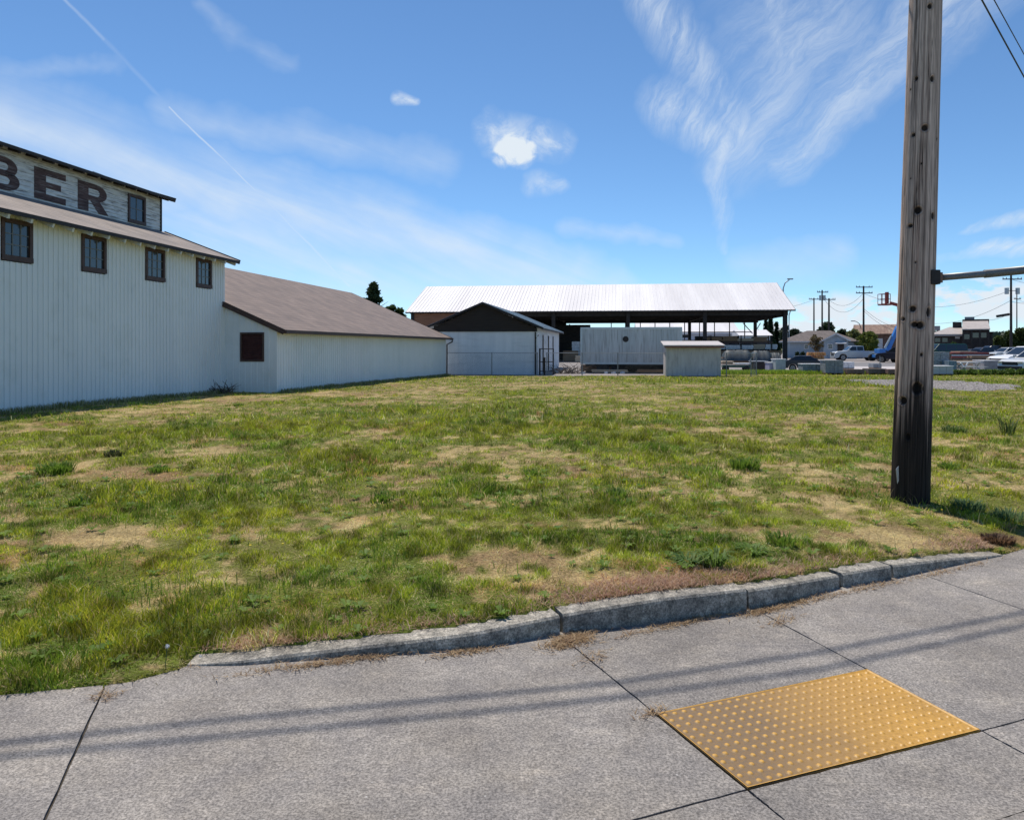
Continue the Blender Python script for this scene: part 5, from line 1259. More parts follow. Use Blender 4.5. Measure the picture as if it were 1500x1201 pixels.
for i, (px, Y, m_, k, lab) in enumerate(((1455, 112, 'dark_paint', 'pickup', 'dark pickup parked right of the restaurant near the street pole'), (1474, 100, 'silver_paint', 'suv', 'grey car behind the row of white cars near the street pole'), (1436, 104, 'dark_paint', 'suv', 'dark car in front of the restaurant right corner'), (1418, 100, 'dark_paint', 'sedan', 'dark sedan in front of the restaurant porch'))):
    x, y, _ = W(px, 515, Y); car('parked_car', lab, 'car', (x, y, ZG), PI+.1*i, MT[m_], k, 'cars parked by the restaurant')
def cart_lift():
    x, y, _ = W(1293, 528, 92); t = thing('boom_lift', 'blue boom lift with an orange red basket raised left over the yard', 'boom lift', (x, y, ZG))
    q = lambda px, py: ((px-1293)/F*92, 0, 1.6+(507-py)/F*92-ZG)
    b = MB(); b.box(-.9, 1.0, -1.0, 1.0, .45, .8); b.build('chassis', 'lift_blue', t, bevel=.04)
    for a in (-.8, .9):
        for s in (-1.2, .9): MB().cyl((a, s, .45), .45, .3, 'y', 18).build('wheel', 'tyre', t)
    MB().box(-.7, .3, -.7, .7, .98, 1.5).build('turntable', 'lift_blue', t, bevel=.05)
    MB().bar(q(1298, 518), q(1315, 479), .42, .42).build('lower_boom', 'lift_blue', t)
    MB().bar(q(1296, 510), q(1306, 492), .2, .2).build('cylinder', 'galv', t)
    MB().bar(q(1315.5, 481), q(1318, 462), .35, .35).bar(q(1318, 463), q(1316, 446), .3, .3).build('riser', 'lift_blue', t)
    MB().bar(q(1317, 447.5), q(1304, 444), .3, .34).build('upper_boom', 'lift_red', t)
    mb = MB(); a, b_ = q(1288.5, 446), q(1301.5, 431); 
    for yy in (-.45, .45):
        for xx in (a[0], (a[0]+b_[0])/2, b_[0]): mb.tube([(xx, yy, a[2]), (xx, yy, b_[2])], .035, 6)
        for zz in (a[2]+.05, (a[2]+b_[2])/2, b_[2]): mb.tube([(a[0], yy, zz), (b_[0], yy, zz)], .035, 6)
    for zz in ((a[2]+b_[2])/2, b_[2]):
        for xx in (a[0], b_[0]): mb.tube([(xx, -.45, zz), (xx, .45, zz)], .035, 6)
    bk = mb.build('basket_rail', 'lift_red', t)
    MB().box(a[0], b_[0]+.15, -.5, .5, a[2]-.12, a[2]-.0).build('basket_floor', 'lift_red', t)
    MB().box(b_[0]-.35, b_[0]-.05, -.2, .2, a[2]+.1, b_[2]+.25).build('control_box', 'lift_red', t)
cart_lift()
def flatbed():
    Y = 75; x0, y, _ = W(1394, 530, Y); x1 = W(1449, 530, Y)[0]; t = thing('flatbed_trailer', 'long red flatbed trailer with a pale side rail behind the white picnic table', 'trailer', ((x0+x1)/2, y, ZG)); w = x1-x0
    z = lambda py: 1.6+(507-py)*Y/F-ZG
    MB().box(-w/2, w/2, 0, 2.2, z(518.5), z(516.4)).build('deck', 'red_steel', t); MB().box(-w/2, w/2, -.06, -.005, z(521.5), z(519.8)).build('side_rail', 'stone_white', t); MB().box(-w/2, w/2, .01, .12, z(524.5), z(521.6)).build('frame', 'red_steel', t)
    for a in (-.6, .25, 1.1):
        for s in (-.02, 2.0): MB().cyl((w*.2+a, s, .4), .4, .22, 'y', 18).build('wheel', 'tyre', t)
    MB().box(-w/2+.5, -w/2+.62, .3, .42, 0, z(524)).build('landing_leg', 'dark_trim', t)
    MB().box(-w/2+1, w/2-1, .3, 1.9, z(516.3), z(514.8)).build('load', 'lumber_pale', t)
flatbed()
def picnic():
    x, y, _ = W(1417, 548, 52); t = thing('picnic_table', 'white picnic table with crossed legs on the grass edge by the parked cars', 'picnic table', (x, y, ZG), .1)
    MB().box(-.9, .9, -.38, .38, .72, .77).build('tabletop', 'stone_white', t)
    for s in (-1, 1): MB().box(-.9, .9, s*.72-.13, s*.72+.13, .42, .46).build('bench', 'stone_white', t)
    for a in (-.65, .65): MB().bar((a, -.62, 0), (a, .3, .72), .05, .09).bar((a+.052, .62, 0), (a+.052, -.3, .72), .05, .09).build('leg', 'stone_white', t)
    MB().bar((-.88, -.46, .01), (-.3, -.46, .70), .06, .09).bar((-.3, -.52, .01), (-.88, -.52, .70), .06, .09).build('leg', 'stone_white', t)
picnic()
stack('timber_pile', 'pale brown planks stacked low between the blue grey pallet and the picnic table', 'timber', *w2s(*W(1408, 545, 58)[:2]), 2.0, 1.0, .75, 'lumber_pale', 4)
stack('timber_pile', 'dark timber stack just left of the white covered bin', 'timber', *w2s(*W(1432, 545, 60)[:2]), 1.8, 1.0, .8, 'dark_wood', 4)
bin_('storage_bin', 'grey bin with a white lid standing left of the parked cars', 'bin', 1442, 1469, 529, 544.5, mat('grey_bin', (.22, .22, .23), (.33, .33, .34), 4, rough=.7), 'stone_white', ribs=False, d=1.4)
for i, (px, py, lab) in enumerate(((1194, 522, 'orange brown pile of stacked stone in front of the pale blue house'), )):
    x, y, _ = W(px, py, 106); t = thing('stone_pile', lab, 'stone pile', (x, y, ZG)); 
    for k in range(12):
        mb = MB(); a = -1.1+k % 6*.42; z0 = .0 if k < 6 else .5; mb.prism([(-.2, 0), (.2, .02), (.17, .42), (-.14, .48)], 'y', -.3, .3); o = mb.build('stone', 'orange', t, bevel=.05); o.location = (a+(.2 if k > 5 else 0), random.random()*.3, z0); o.rotation_euler = (0, 0, random.random())
t = thing('smoker_stand', 'small brown stand with a rounded white top near the pale house corner', 'stand', at(1163.5, 524)); MB().prism([(-.35, 0), (.35, 0), (.3, 1.0), (-.3, 1.0)], 'y', -.3, .3).build('body', 'brick_wall', t); MB().cyl((0, -.32, 1.05), .42, .64, 'y', 20).build('cover', 'stone_white', t)
# ================================================================ pale blue house
def house():
    Y = 116; k = Y/F; x0 = (1146-750)*k; X = lambda px: (px-750)*k-x0; Z = lambda py: (507-py)*k+1.6-ZG
    t = thing('pale_blue_house', 'single storey pale blue house with brown hip roof and a front gable wing', 'house', (x0, Y, ZG), -.37); X = lambda px: (px-1146)*k*.93
    a, b, c, d = X(1143), X(1206), X(1202), X(1256); ze = Z(500); D = 9
    MB().box(a+.3, d-.3, .0, D, 0, ze).build('wall', 'house', t)
    m_ = MB(); m_.box(X(1206), X(1240), -2.2, 0.0-.002, 0, Z(499)); m_.prism([(X(1206), Z(499)), (X(1240), Z(499)), (X(1223), Z(490.5))], 'y', -2.2, -.0); m_.build('wing_wall', 'house', t)
    def hip(m_, x0, x1, y0, y1, z0, z1, ins):
        c0, c1 = x0+ins, x1-ins; ym = (y0+y1)/2
        m_.add([(x0, y0, z0), (x1, y0, z0), (x1, y1, z0), (x0, y1, z0), (c0, ym, z1), (c1, ym, z1), (x0, y0, z0-.12), (x1, y0, z0-.12), (x1, y1, z0-.12), (x0, y1, z0-.12)],
               [(0, 1, 5, 4), (1, 2, 5), (2, 3, 4, 5), (3, 0, 4), (0, 6, 7, 1), (1, 7, 8, 2), (2, 8, 9, 3), (3, 9, 6, 0), (6, 9, 8, 7)])
    m_ = MB(); hip(m_, X(1141), X(1258), -.6, D+.5, ze, Z(484), 4.0); m_.build('roof', 'house_roof', t)
    m_ = MB()
    for (e, s_) in ((X(1203), 1), (X(1243), -1)): m_.prism([(e, Z(499.6)), (X(1223), Z(489.2)), (X(1223), Z(489.2)-.14), (e, Z(499.6)-.14)], 'y', -2.6, 2.5)
    m_.build('wing_roof', 'house_roof', t)
    m_ = MB(); m_.bar((X(1203), -2.63, Z(500)), (X(1223), -2.63, Z(489.7)), .06, .2).bar((X(1243), -2.63, Z(500)), (X(1223), -2.63, Z(489.7)), .06, .2).box(X(1141), X(1203), -.66, -.61, ze-.18, ze-.01); m_.build('fascia', 'stone_white', t)
    for (q, y) in (((1177.5, 1185, 504, 511.5), 0), ((1211, 1219, 503.5, 511.5), -2.2)):
        l_, r_, u, dn = X(q[0]), X(q[1]), Z(q[2]), Z(q[3]); f = MB(); f.box(l_, r_, y-.07, y-.002, dn, u); w = f.build('window', 'stone_white', t)
        g = MB(); g.box(l_+.14, r_-.14, y-.09, y-.072, dn+.14, u-.14); g.build('pane', 'glass', w); MB().box(l_+.14, r_-.14, y-.10, y-.091, (dn+u)/2-.03, (dn+u)/2+.03).build('sash_bar', 'stone_white', w)
    dr = MB(); dr.box(X(1225), X(1234), -2.27, -2.202, .15, Z(504)); q = dr.build('door', 'dark_wall', t); MB().cyl((X(1232.5), -2.33, 1.1), .05, .06, 'y', 8).build('handle', 'galv', q)
    MB().prism([(-3.3, Z(504)), (-2.2, Z(502)), (-2.2, Z(502)+.1), (-3.3, Z(504)+.1)], 'x', X(1222), X(1237)).build('awning', 'stone_white', t)
    MB().box(X(1152), X(1153.4), 3, 3.5, ze, Z(487)).build('vent_pipe', 'galv', t)
    MB().box(X(1224), X(1235), -3.4, -2.202, 0, .15).build('step', 'stone_white', t)
house()
# ================================================================ brown roofed building behind the bush
def brown_building():
    Y = 135; k = Y/F; x0 = (1290-750)*k; X = lambda px: (px-750)*k-x0; Z = lambda py: (507-py)*k+1.6-ZG
    t = thing('brown_warehouse', 'low brown warehouse with a rusty metal roof behind the blue lift', 'warehouse', (x0, Y, ZG), -.453); X = lambda px: (px-1290)*k*.9
    MB().box(X(1252), X(1352), 0, 14, 0, Z(489)).build('wall', 'brick_wall', t)
    MB().prism([(-.8, Z(489)), (7, Z(474)), (7, Z(474)-.2), (-.8, Z(489)-.2)], 'x', X(1248), X(1356)).prism([(14.8, Z(489)), (7.002, Z(474)), (7.002, Z(474)-.2), (14.8, Z(489)-.2)], 'x', X(1248), X(1356)).build('roof', 'rust_roof', t)
    d = MB(); d.box(X(1281), X(1293), -.06, -.002, 0, Z(496)); q = d.build('roller_door', 'stone_white', t)
    for j in range(5): MB().box(X(1281)+.05, X(1293)-.05, -.09, -.061, .5+j*.55, .53+j*.55).build('slat_line', 'galv', q)
    MB().box(X(1262), X(1268), -.06, -.002, 1.4, 2.4).build('window', 'glass', t)
brown_building()
def restaurant():
    Y = 120; k = Y/F; x0 = (1405-750)*k; X = lambda px: (px-750)*k-x0; Z = lambda py: (507-py)*k+1.6-ZG
    t = thing('dark_restaurant', 'dark brown building with pale tan roofs, a raised gable block and roof vents', 'building', (x0, Y, ZG), -.533); X = lambda px: (px-1405)*k*.861
    MB().box(X(1366), X(1410), 0, 14, 0, Z(490)).build('wall', 'dark_wall', t)
    m_ = MB(); m_.prism([(X(1363), Z(489.5)), (X(1409), Z(489.5)), (X(1409), Z(478)), (X(1391), Z(478))], 'y', -.6, -.55)
    m_ = MB(); m_.add([(X(1361), -.9, Z(489.5)), (X(1409.5), -.9, Z(489.5)), (X(1409.5), 7, Z(477.5)), (X(1390), 7, Z(477.5)), (X(1361), 15, Z(489.5)), (X(1409.5), 15, Z(489.5))], [(0, 1, 2, 3), (0, 3, 4), (4, 3, 2, 5)])
    m_.box(X(1361), X(1409.5), -.9, -.7, Z(489.5)-.3, Z(489.5)-.01); m_.build('roof', 'tan_roof', t)
    MB().box(X(1410), X(1448), -1.5, 12, 0, Z(482)).build('tower_wall', 'dark_wall', t)
    m_ = MB(); m_.add([(X(1409), -2.2, Z(482.5)), (X(1449), -2.2, Z(482.5)), (X(1448), 4, Z(469.5)), (X(1410.5), 4, Z(469.5)), (X(1409), -2.2, Z(483.8)), (X(1449), -2.2, Z(483.8)), (X(1448), 4, Z(471)), (X(1410.5), 4, Z(471))], [(0, 1, 2, 3), (4, 7, 6, 5), (0, 4, 5, 1), (1, 5, 6, 2), (3, 2, 6, 7), (0, 3, 7, 4)]); m_.build('tower_roof', 'tan_roof', t)
    MB().box(X(1410), X(1449.5), 4.01, 11.8, Z(482), Z(467)).build('parapet', 'dark_wall', t)
    MB().box(X(1395), X(1409), 6, 8, Z(481), Z(470.3)).build('roof_monitor', 'dark_wall', t)
    m_ = MB().box(X(1413.5), X(1428), 5, 8, Z(469), Z(463)); q = m_.build('roof_unit', 'galv_dull', t)
    MB().box(X(1364), X(1374.5), 10, 12, Z(482), Z(475)).build('roof_unit', 'galv_dull', t)
    m_ = MB(); m_.box(X(1448.2), X(1453), -1, 10, 0, Z(488)); m_.build('side_porch', 'dark_wall', t); MB().box(X(1448.2), X(1455), -1.6, 10.5, Z(487.8), Z(486.6)).build('porch_roof', 'dark_trim', t)
    for a, b, u, d in ((1412, 1420, 490, 497), (1424, 1433, 488, 495), (1436, 1444, 488, 495)): MB().box(X(a), X(b), -1.56, -1.502, Z(d), Z(u)).build('window', 'glass', t)
    for a, b, u, d in ((1369, 1377, 495, 501), (1380, 1388, 495, 501), (1399, 1406, 493, 496)): MB().box(X(a), X(b), -.06, -.002, Z(d), Z(u)).build('window', 'glass' if a < 1390 else 'stone_white', t)
    for a in (1411, 1423, 1435, 1447): MB().box(X(a)-.12, X(a)+.12, -2.1, -1.86, 0, Z(484)).build('porch_post', 'dark_trim', t)
restaurant()
def far_white():
    v = 160; t = thing('far_warehouse', 'long distant white warehouse seen through the open bays of the big shed', 'warehouse', (10, v, ZG), site=True)
    z = lambda py: 1.6+(507-py)*v/F
    u0, u1 = U(935, v), U(1080, v); MB().box(u0, u1, v, v+18, ZG, z(488)).build('wall', mat('pale_blue_wall', (.50, .55, .66), (.58, .62, .72), .3, rough=.6), t)
    MB().prism([(v-1, z(488)), (v+9, z(470)), (v+9, z(470)-.3), (v-1, z(488)-.3)], 'x', u0-.5, u1+.5).prism([(v+19, z(488)), (v+9.01, z(470)), (v+9.01, z(470)-.3), (v+19, z(488)-.3)], 'x', u0-.5, u1+.5).build('roof', 'roof_white', t)
    for i in range(5): MB().box(u0+4+i*4, u0+5.4+i*4, v-.05, v-.002, ZG+.5, 2.2).build('window', 'glass', t)
    v = 150; z = lambda py: 1.6+(507-py)*v/F; u0, u1 = U(1085, v), U(1128, v); t = thing('far_warehouse', 'small distant pale warehouse seen between the right posts of the big shed', 'warehouse', (u0, v, ZG), site=True)
    MB().box(u0, u1, v, v+12, ZG, z(492)).build('wall', 'house', t); MB().prism([(v-.6, z(492)), (v+6, z(483)), (v+12.6, z(492))], 'x', u0-.4, u1+.4).build('roof', 'roof_white', t); MB().box(u0+2, u0+3.2, v-.05, v-.002, .3, 1.6).build('window', 'glass', t)
far_white()

# ================================================================ utility poles, lamps and wires
def upole(px, Y, top, arms, label, r=.16, trans=None, lean=0, ins=True):
    x, y, z = W(px, top, Y); H = z-ZG; t = thing('utility_pole', label, 'utility pole', (x, y, ZG))
    MB().tube([(0, 0, -.1), (lean, 0, H)], r, 10, r*.7).build('shaft', 'pole_far', t)
    for py, hw in arms:
        za = 1.6+(507-py)*Y/F-ZG; w = hw*Y/F; c = MB().box(-w, w, -r-.12, -r+.0, za-.07, za+.07).build('crossarm', 'pole_far', t)
        if ins:
            i_ = MB()
            for q in (-.95, -.6, .6, .95): i_.cyl((w*q, -r-.06, za+.07), .05, .22, 'z', 8)
            i_.build('insulators', 'galv_dull', c)
    for py, dx in (trans or []):
        za = 1.6+(507-py)*Y/F-ZG; xx = dx*Y/F; c = MB().cyl((xx, -.1, za-.5), .28, .9, 'z', 14); o = c.build('transformer', 'galv', t); MB().bar((xx, -.1, za), (0, 0, za), .08).build('bracket', 'pole_far', o)
    return t
upole(1192.3, 150, 436.5, [(438.5, 8)], 'leftmost of the three close utility poles behind the pale house', .17)
upole(1204.3, 135, 425, [(428.3, 8)], 'tallest and middle one of the three close utility poles', .17, [(436, -2.5), (436, 2.5)])
upole(1214.3, 140, 437, [(439, 8.5)], 'rightmost of the three close utility poles behind the pale house', .2)
upole(1265, 128, 419, [(421, 12), (429.5, 12)], 'utility pole with two long crossarms left of the red lift basket', .19)
upole(1481, 110, 403, [(409.3, 14)], 'near utility pole with two transformers at the right edge of the photo', .2, [(426, -7), (426, 9)])
upole(1489.5, 165, 424, [(438, 5)], 'thin utility pole just behind the one with two transformers', .14)
upole(1560, 120, 400, [(408, 12)], 'utility pole just outside the right edge of the view', .2)
def lamp(px, Y, top, arm, label, base=None):
    x, y, z = W(px, top, Y); H = z-ZG; t = thing('street_lamp', label, 'street lamp', (x, y, ZG)); a = arm*Y/F; s = 1 if a > 0 else -1
    MB().tube([(0, 0, 0), (0, 0, H-1.2), (s*.25, 0, H-.5), (s*.8, 0, H-.1), (a-.3*s, 0, H)], .09, 8, .05).build('mast', 'galv_dull', t)
    MB().box(min(a-.45*s, a+.3*s), max(a-.45*s, a+.3*s), -.14, .14, H-.06, H+.09).build('lamp_head', 'galv_dull', t, bevel=.03)
lamp(1147.3, 100, 409, 11, 'tall curved street lamp rising just right of the white roof end')
lamp(1261, 140, 470.5, -12, 'small street lamp arm left of the brown warehouse roof')
MB_wires = []
def wire(name, label, a, b, sag=.5, r=.012, group=None, n=16):
    a, b = Vector(a), Vector(b); c = (a+b)/2; mb = MB()
    pts = [a.lerp(b, i/n)-Vector((0, 0, sag*4*(i/n)*(1-i/n)))-c for i in range(n+1)]
    mb.tube(pts, r, 6); o = mb.build(name, 'wire'); o.location = c; tag(o, label, 'cable', group); return o
w_ = 'power line wires of the far utility poles'
for i, (a, b, s, lab) in enumerate((((1204, 434, 135), (1265, 437, 128), 2.6, 'middle wire sagging between the tallest close pole and the two armed pole'), ((1265, 430, 128), (1481, 425, 110), 2.4, 'wire from the two armed pole to the pole with transformers'), ((1265, 452, 128), (1330, 482, 118), .8, 'wire dropping right from the two armed pole past the lift'), ((1265, 455, 128), (1332, 490, 110), .8, 'lower wire dropping right from the two armed pole'),
                                   ((1481, 440, 110), (1360, 474, 125), 1.0, 'wire sagging left from the transformer pole over the restaurant'), ((1481, 458, 110), (1435, 468, 118), .5, 'short dark wire between the transformer pole and the restaurant roof'), ((1481, 442, 110), (1560, 436, 120), .6, 'wire leaving the transformer pole towards the right edge'), ((1481, 409, 110), (1560, 408, 120), .8, 'topmost wire leaving the transformer pole to the right'), ((1489, 438, 165), (1560, 440, 120), 1.0, 'wire leaving the thin pole towards the right edge'), ((1214, 439, 140), (1265, 429, 128), 1.6, 'upper wire between the rightmost close pole and the two armed pole'), ((1192, 439, 150), (1100, 447, 170), 1.2, 'wire leaving the three close poles behind the white roof'))):
    wire('power_line', lab, W(*a), W(*b), s, .022, w_)
x, y, z = W(1469, 462, 113); o = MB().tube([(-.9, 0, -.15), (.9, 0, .15)], .2, 10).build('splice_case', 'wire'); o.location = (x, y, z); tag(o, 'black splice case hanging on the wire by the transformer pole', 'splice case')

# ================================================================ wooden pole in front
def wooden_pole():
    X0, Y0 = 583/F*7.45, 7.45; zg = zt(X0, Y0)-.05; H = 11.5; lean = .031
    t = thing('wooden_pole', 'tall weathered wooden utility pole with knot holes and a tar black base', 'pole', (X0, Y0, zg))
    n, mm = 200, 1100
    zz = np.concatenate([np.linspace(0, 6.2, 900), np.linspace(6.22, H, 200)]); mm = len(zz)
    th = np.arange(n)/n*2*np.pi; T, Z = np.meshgrid(th, zz)
    R = .174-.0056*Z
    sx, sy = T*R.mean()*1.0, Z
    cx, cy_ = np.cos(T), np.sin(T)
    # periodic noise round the trunk: use cos/sin as coordinates
    def pn(fr, fz, seed, o=3): return (fbm((cx+2)*fr, (cy_+2)*fr+Z*fz, seed, o)+fbm((cy_+5)*fr-Z*fz*.35, (cx+4)*fr, seed+9, o))/2
    crack = np.abs(pn(9, .55, 3, 2)-.5); crack = np.clip(1-crack/.026, 0, 1)*sst(.38, .52, pn(2.5, 1.4, 29, 2))
    grain = pn(26, .9, 7, 3)-.5; broad = pn(2.0, .6, 13, 3)-.5
    R = R*(1+.035*broad)+.003*grain-.010*crack
    KN = [(1362, 9, 6, 7), (1342, 116, 5, 6), (1366, 116, 5, 8), (1355, 187, 7, 8), (1338, 198, 5, 5), (1344, 308, 8, 9), (1367, 316, 5, 9), (1333, 331, 6, 5), (1341, 384, 2.5, 2.5), (1336, 453, 8, 8), (1349, 476, 9, 9), (1361, 458, 6, 12), (1323, 468, 5, 5), (1344, 569, 12, 14), (1322, 587, 9, 10), (1334, 132, 2, 3), (1371, 204, 2, 4), (1334, 262, 2, 2), (1350, 240, 2, 2.5), (1340, 476, 8, 7), (1330, 640, 4, 8), (1350, 520, 3, 5)]
    col = np.zeros(T.shape+(3,)); grey = np.array([.68, .52, .43]); dk = np.array([.28, .20, .165]); red = np.array([.34, .19, .14])
    g1 = sst(.25, .75, pn(11, .5, 41, 4))[..., None]; c = grey*(1-g1)+dk*g1
    b1 = sst(.55, .8, pn(3.2, .7, 45, 3))[..., None]*sst(1.0, 2.6, 5.2-Z)[..., None]; c = c*(1-.6*b1)+red*.6*b1
    tar = sst(.25, -.45, (Z-1.32)+(pn(8, .5, 47, 4)-.5)*2.4)[..., None]; c = c*(1-.95*tar)+np.array([.007, .006, .006])*.95*tar
    c = c*(1-.85*crack[..., None])
    stain = sst(.62, .72, pn(5, 1.2, 55, 3))[..., None]; c = c*(1-.4*stain)
    xc = Z*lean; YS = Y0
    P = np.stack([R*np.cos(T)+xc, R*np.sin(T), Z], -1)
    wx, wy, wz = P[..., 0]+X0, P[..., 1]+Y0, P[..., 2]+zg
    px = 750+F*wx/wy; py = HOR+F*(CH-wz)/wy; front = np.sin(T) < .1
    # knots are fixed to the wood: their places come from where the photo shows them, then stay at (angle, height)
    for i, (kx, ky, rx, ry) in enumerate(KN):
        D = np.where(front, ((px-kx)/rx)**2+((py-ky)/ry)**2, 99); j = np.unravel_index(np.argmin(D), D.shape); t0, z0 = T[j], Z[j]
        dt = (np.angle(np.exp(1j*(T-t0))))*.15; m_per = 6.9/F; a, b = rx*m_per*.62, ry*m_per*.62
        wob = 1+.35*(fbm(T*3+i, Z*9, 61+i, 2)-.5)
        d = np.sqrt((dt/a)**2+((Z-z0)/b)**2)*wob
        k = np.clip((1.12-d)/.3, 0, 1); R_in = k*min(.03, a*.8); P[..., 0] -= np.cos(T)*R_in; P[..., 1] -= np.sin(T)*R_in
        ring = np.exp(-((d-1.35)/.25)**2); P[..., 0] += np.cos(T)*ring*.002; P[..., 1] += np.sin(T)*ring*.002
        c = c*(1-.93*k[..., None]); c = c*(1-.25*np.exp(-((d-1.5)/.25)**2)[..., None])
    i = (np.arange(mm-1)[:, None]*n+np.arange(n)[None, :]); j = (np.arange(mm-1)[:, None]*n+(np.arange(n)[None, :]+1) % n)
    Q = np.stack([i, j, j+n, i+n], -1).reshape(-1, 4)
    m, tr, N, L, b = nt('weathered_pole_wood'); b.inputs['Roughness'].default_value = .85; b.inputs['Specular IOR Level'].default_value = .25
    at_ = N.new('ShaderNodeAttribute'); at_.attribute_name = 'tint'; tc = N.new('ShaderNodeTexCoord'); mp = N.new('ShaderNodeMapping'); mp.inputs['Scale'].default_value = (1, 1, .04); L.new(tc.outputs['Object'], mp.inputs[0])
    no = N.new('ShaderNodeTexNoise'); no.inputs['Scale'].default_value = 120; no.inputs['Detail'].default_value = 6; L.new(mp.outputs[0], no.inputs['Vector'])
    r = N.new('ShaderNodeValToRGB'); r.color_ramp.elements[0].position = .3; r.color_ramp.elements[1].position = .7; r.color_ramp.elements[0].color = (.62, .62, .62, 1); r.color_ramp.elements[1].color = (1.3, 1.28, 1.25, 1); L.new(no.outputs['Fac'], r.inputs[0])
    mx = N.new('ShaderNodeMixRGB'); mx.blend_type = 'MULTIPLY'; mx.inputs[0].default_value = 1; L.new(at_.outputs['Color'], mx.inputs[1]); L.new(r.outputs[0], mx.inputs[2]); L.new(mx.outputs[0], b.inputs['Base Color'])
    bp = N.new('ShaderNodeBump'); bp.inputs['Strength'].default_value = .7; bp.inputs['Distance'].default_value = .004; L.new(no.outputs['Fac'], bp.inputs['Height']); L.new(bp.outputs[0], b.inputs['Normal'])
    o = np_mesh('shaft', P.reshape(-1, 3), np.zeros((0, 3), int), Q, m, np.clip(c.reshape(-1, 3), .003, 1), smooth=True); o.parent = t
    # sheet metal scrap at the foot, bracket and pipe arm
    s = MB(); s.prism([(-.175, .36), (-.150, .39), (-.148, .25), (-.162, .22)], 'y', -.075, -.069); s.build('metal_scrap', 'galv', t)
    zz_ = 1.6+(507-408)*7.45/F-zg; xc = zz_*lean; rr = .174-.0056*zz_
    MB().box(xc+.05, xc+rr-.02, -rr-.004, -rr*.35, zz_-.07, zz_+.07).build('arm_bracket', 'dark_trim', t, bevel=.008)
    m_ = MB(); m_.tube([(xc+rr-.02, -.06, zz_), (xc+rr+.45, -.10, zz_+.035), (xc+rr+.46, -.10, zz_+.038)], .033, 14); m_.tube([(xc+rr+.44, -.10, zz_+.035), (xc+rr+3.2, -.25, zz_+.30)], .041, 14); m_.build('pipe_arm', mat('painted_grey_pipe', (.13, .145, .15), (.19, .20, .21), 9, rough=.4, metal=.3), t, smooth=True)
    MB().box(xc+rr-.02, xc+rr+.03, -.11, -.01, zz_-.05, zz_+.05).build('flange', 'rust_roof', t)
wooden_pole()
# overhead cables
def cable_line(name, lab, p0, p1, r, group, sag=.0): wire(name, lab, p0, p1, sag, r, group, 40)
def skyline(px0, py0, px1, py1, d0, d1): # two points on the sight lines at chosen distances
    return Vector(W(px0, py0, d0)), Vector(W(px1, py1, d1))
for (q, lab) in (((1438, 0, 1500, 113), 'thicker of two dark cables crossing the upper right corner'), ((1456, 0, 1500, 80), 'thinner of two dark cables crossing the upper right corner')):
    a, b = skyline(q[0], q[1], q[2], q[3], 10.5, 13.2); d = (b-a); wire('overhead_cable', lab, a-d*2.2, b+d*6, .0, .012 if q[0] < 1450 else .008, 'cables over the upper right corner', 8)
hz = 7.0; off = Vector((math.sin(SUN_AZ), math.cos(SUN_AZ), 0))/math.tan(SUN_EL)*hz+Vector((0, 0, hz))
for i, (P_, lab) in enumerate(((((0, 1088), (350, 1052), (700, 1019), (905, 999), (1200, 955), (1500, 897)), 'overhead street cable whose shadow lies farther from the pad'), (((0, 1108), (350, 1076), (700, 1043), (905, 1021), (1200, 980), (1500, 916)), 'overhead street cable whose shadow lies nearer to the pad'))):
    pts = [Vector((*G(a, b, 0), 0))+off for a, b in P_]; pts = [pts[0]+(pts[0]-pts[1])*8]+pts+[pts[-1]+(pts[-1]-pts[-2])*5]
    c = sum(pts, Vector())/len(pts); mb = MB(); fine = []
    for k in range(len(pts)-1):
        for s_ in range(4): fine.append(pts[k].lerp(pts[k+1], s_/4)-c)
    mb.tube(fine+[pts[-1]-c], .0165, 8); o = mb.build('street_cable', 'wire'); o.location = c; tag(o, lab, 'cable', 'cables along the street over the sidewalk')

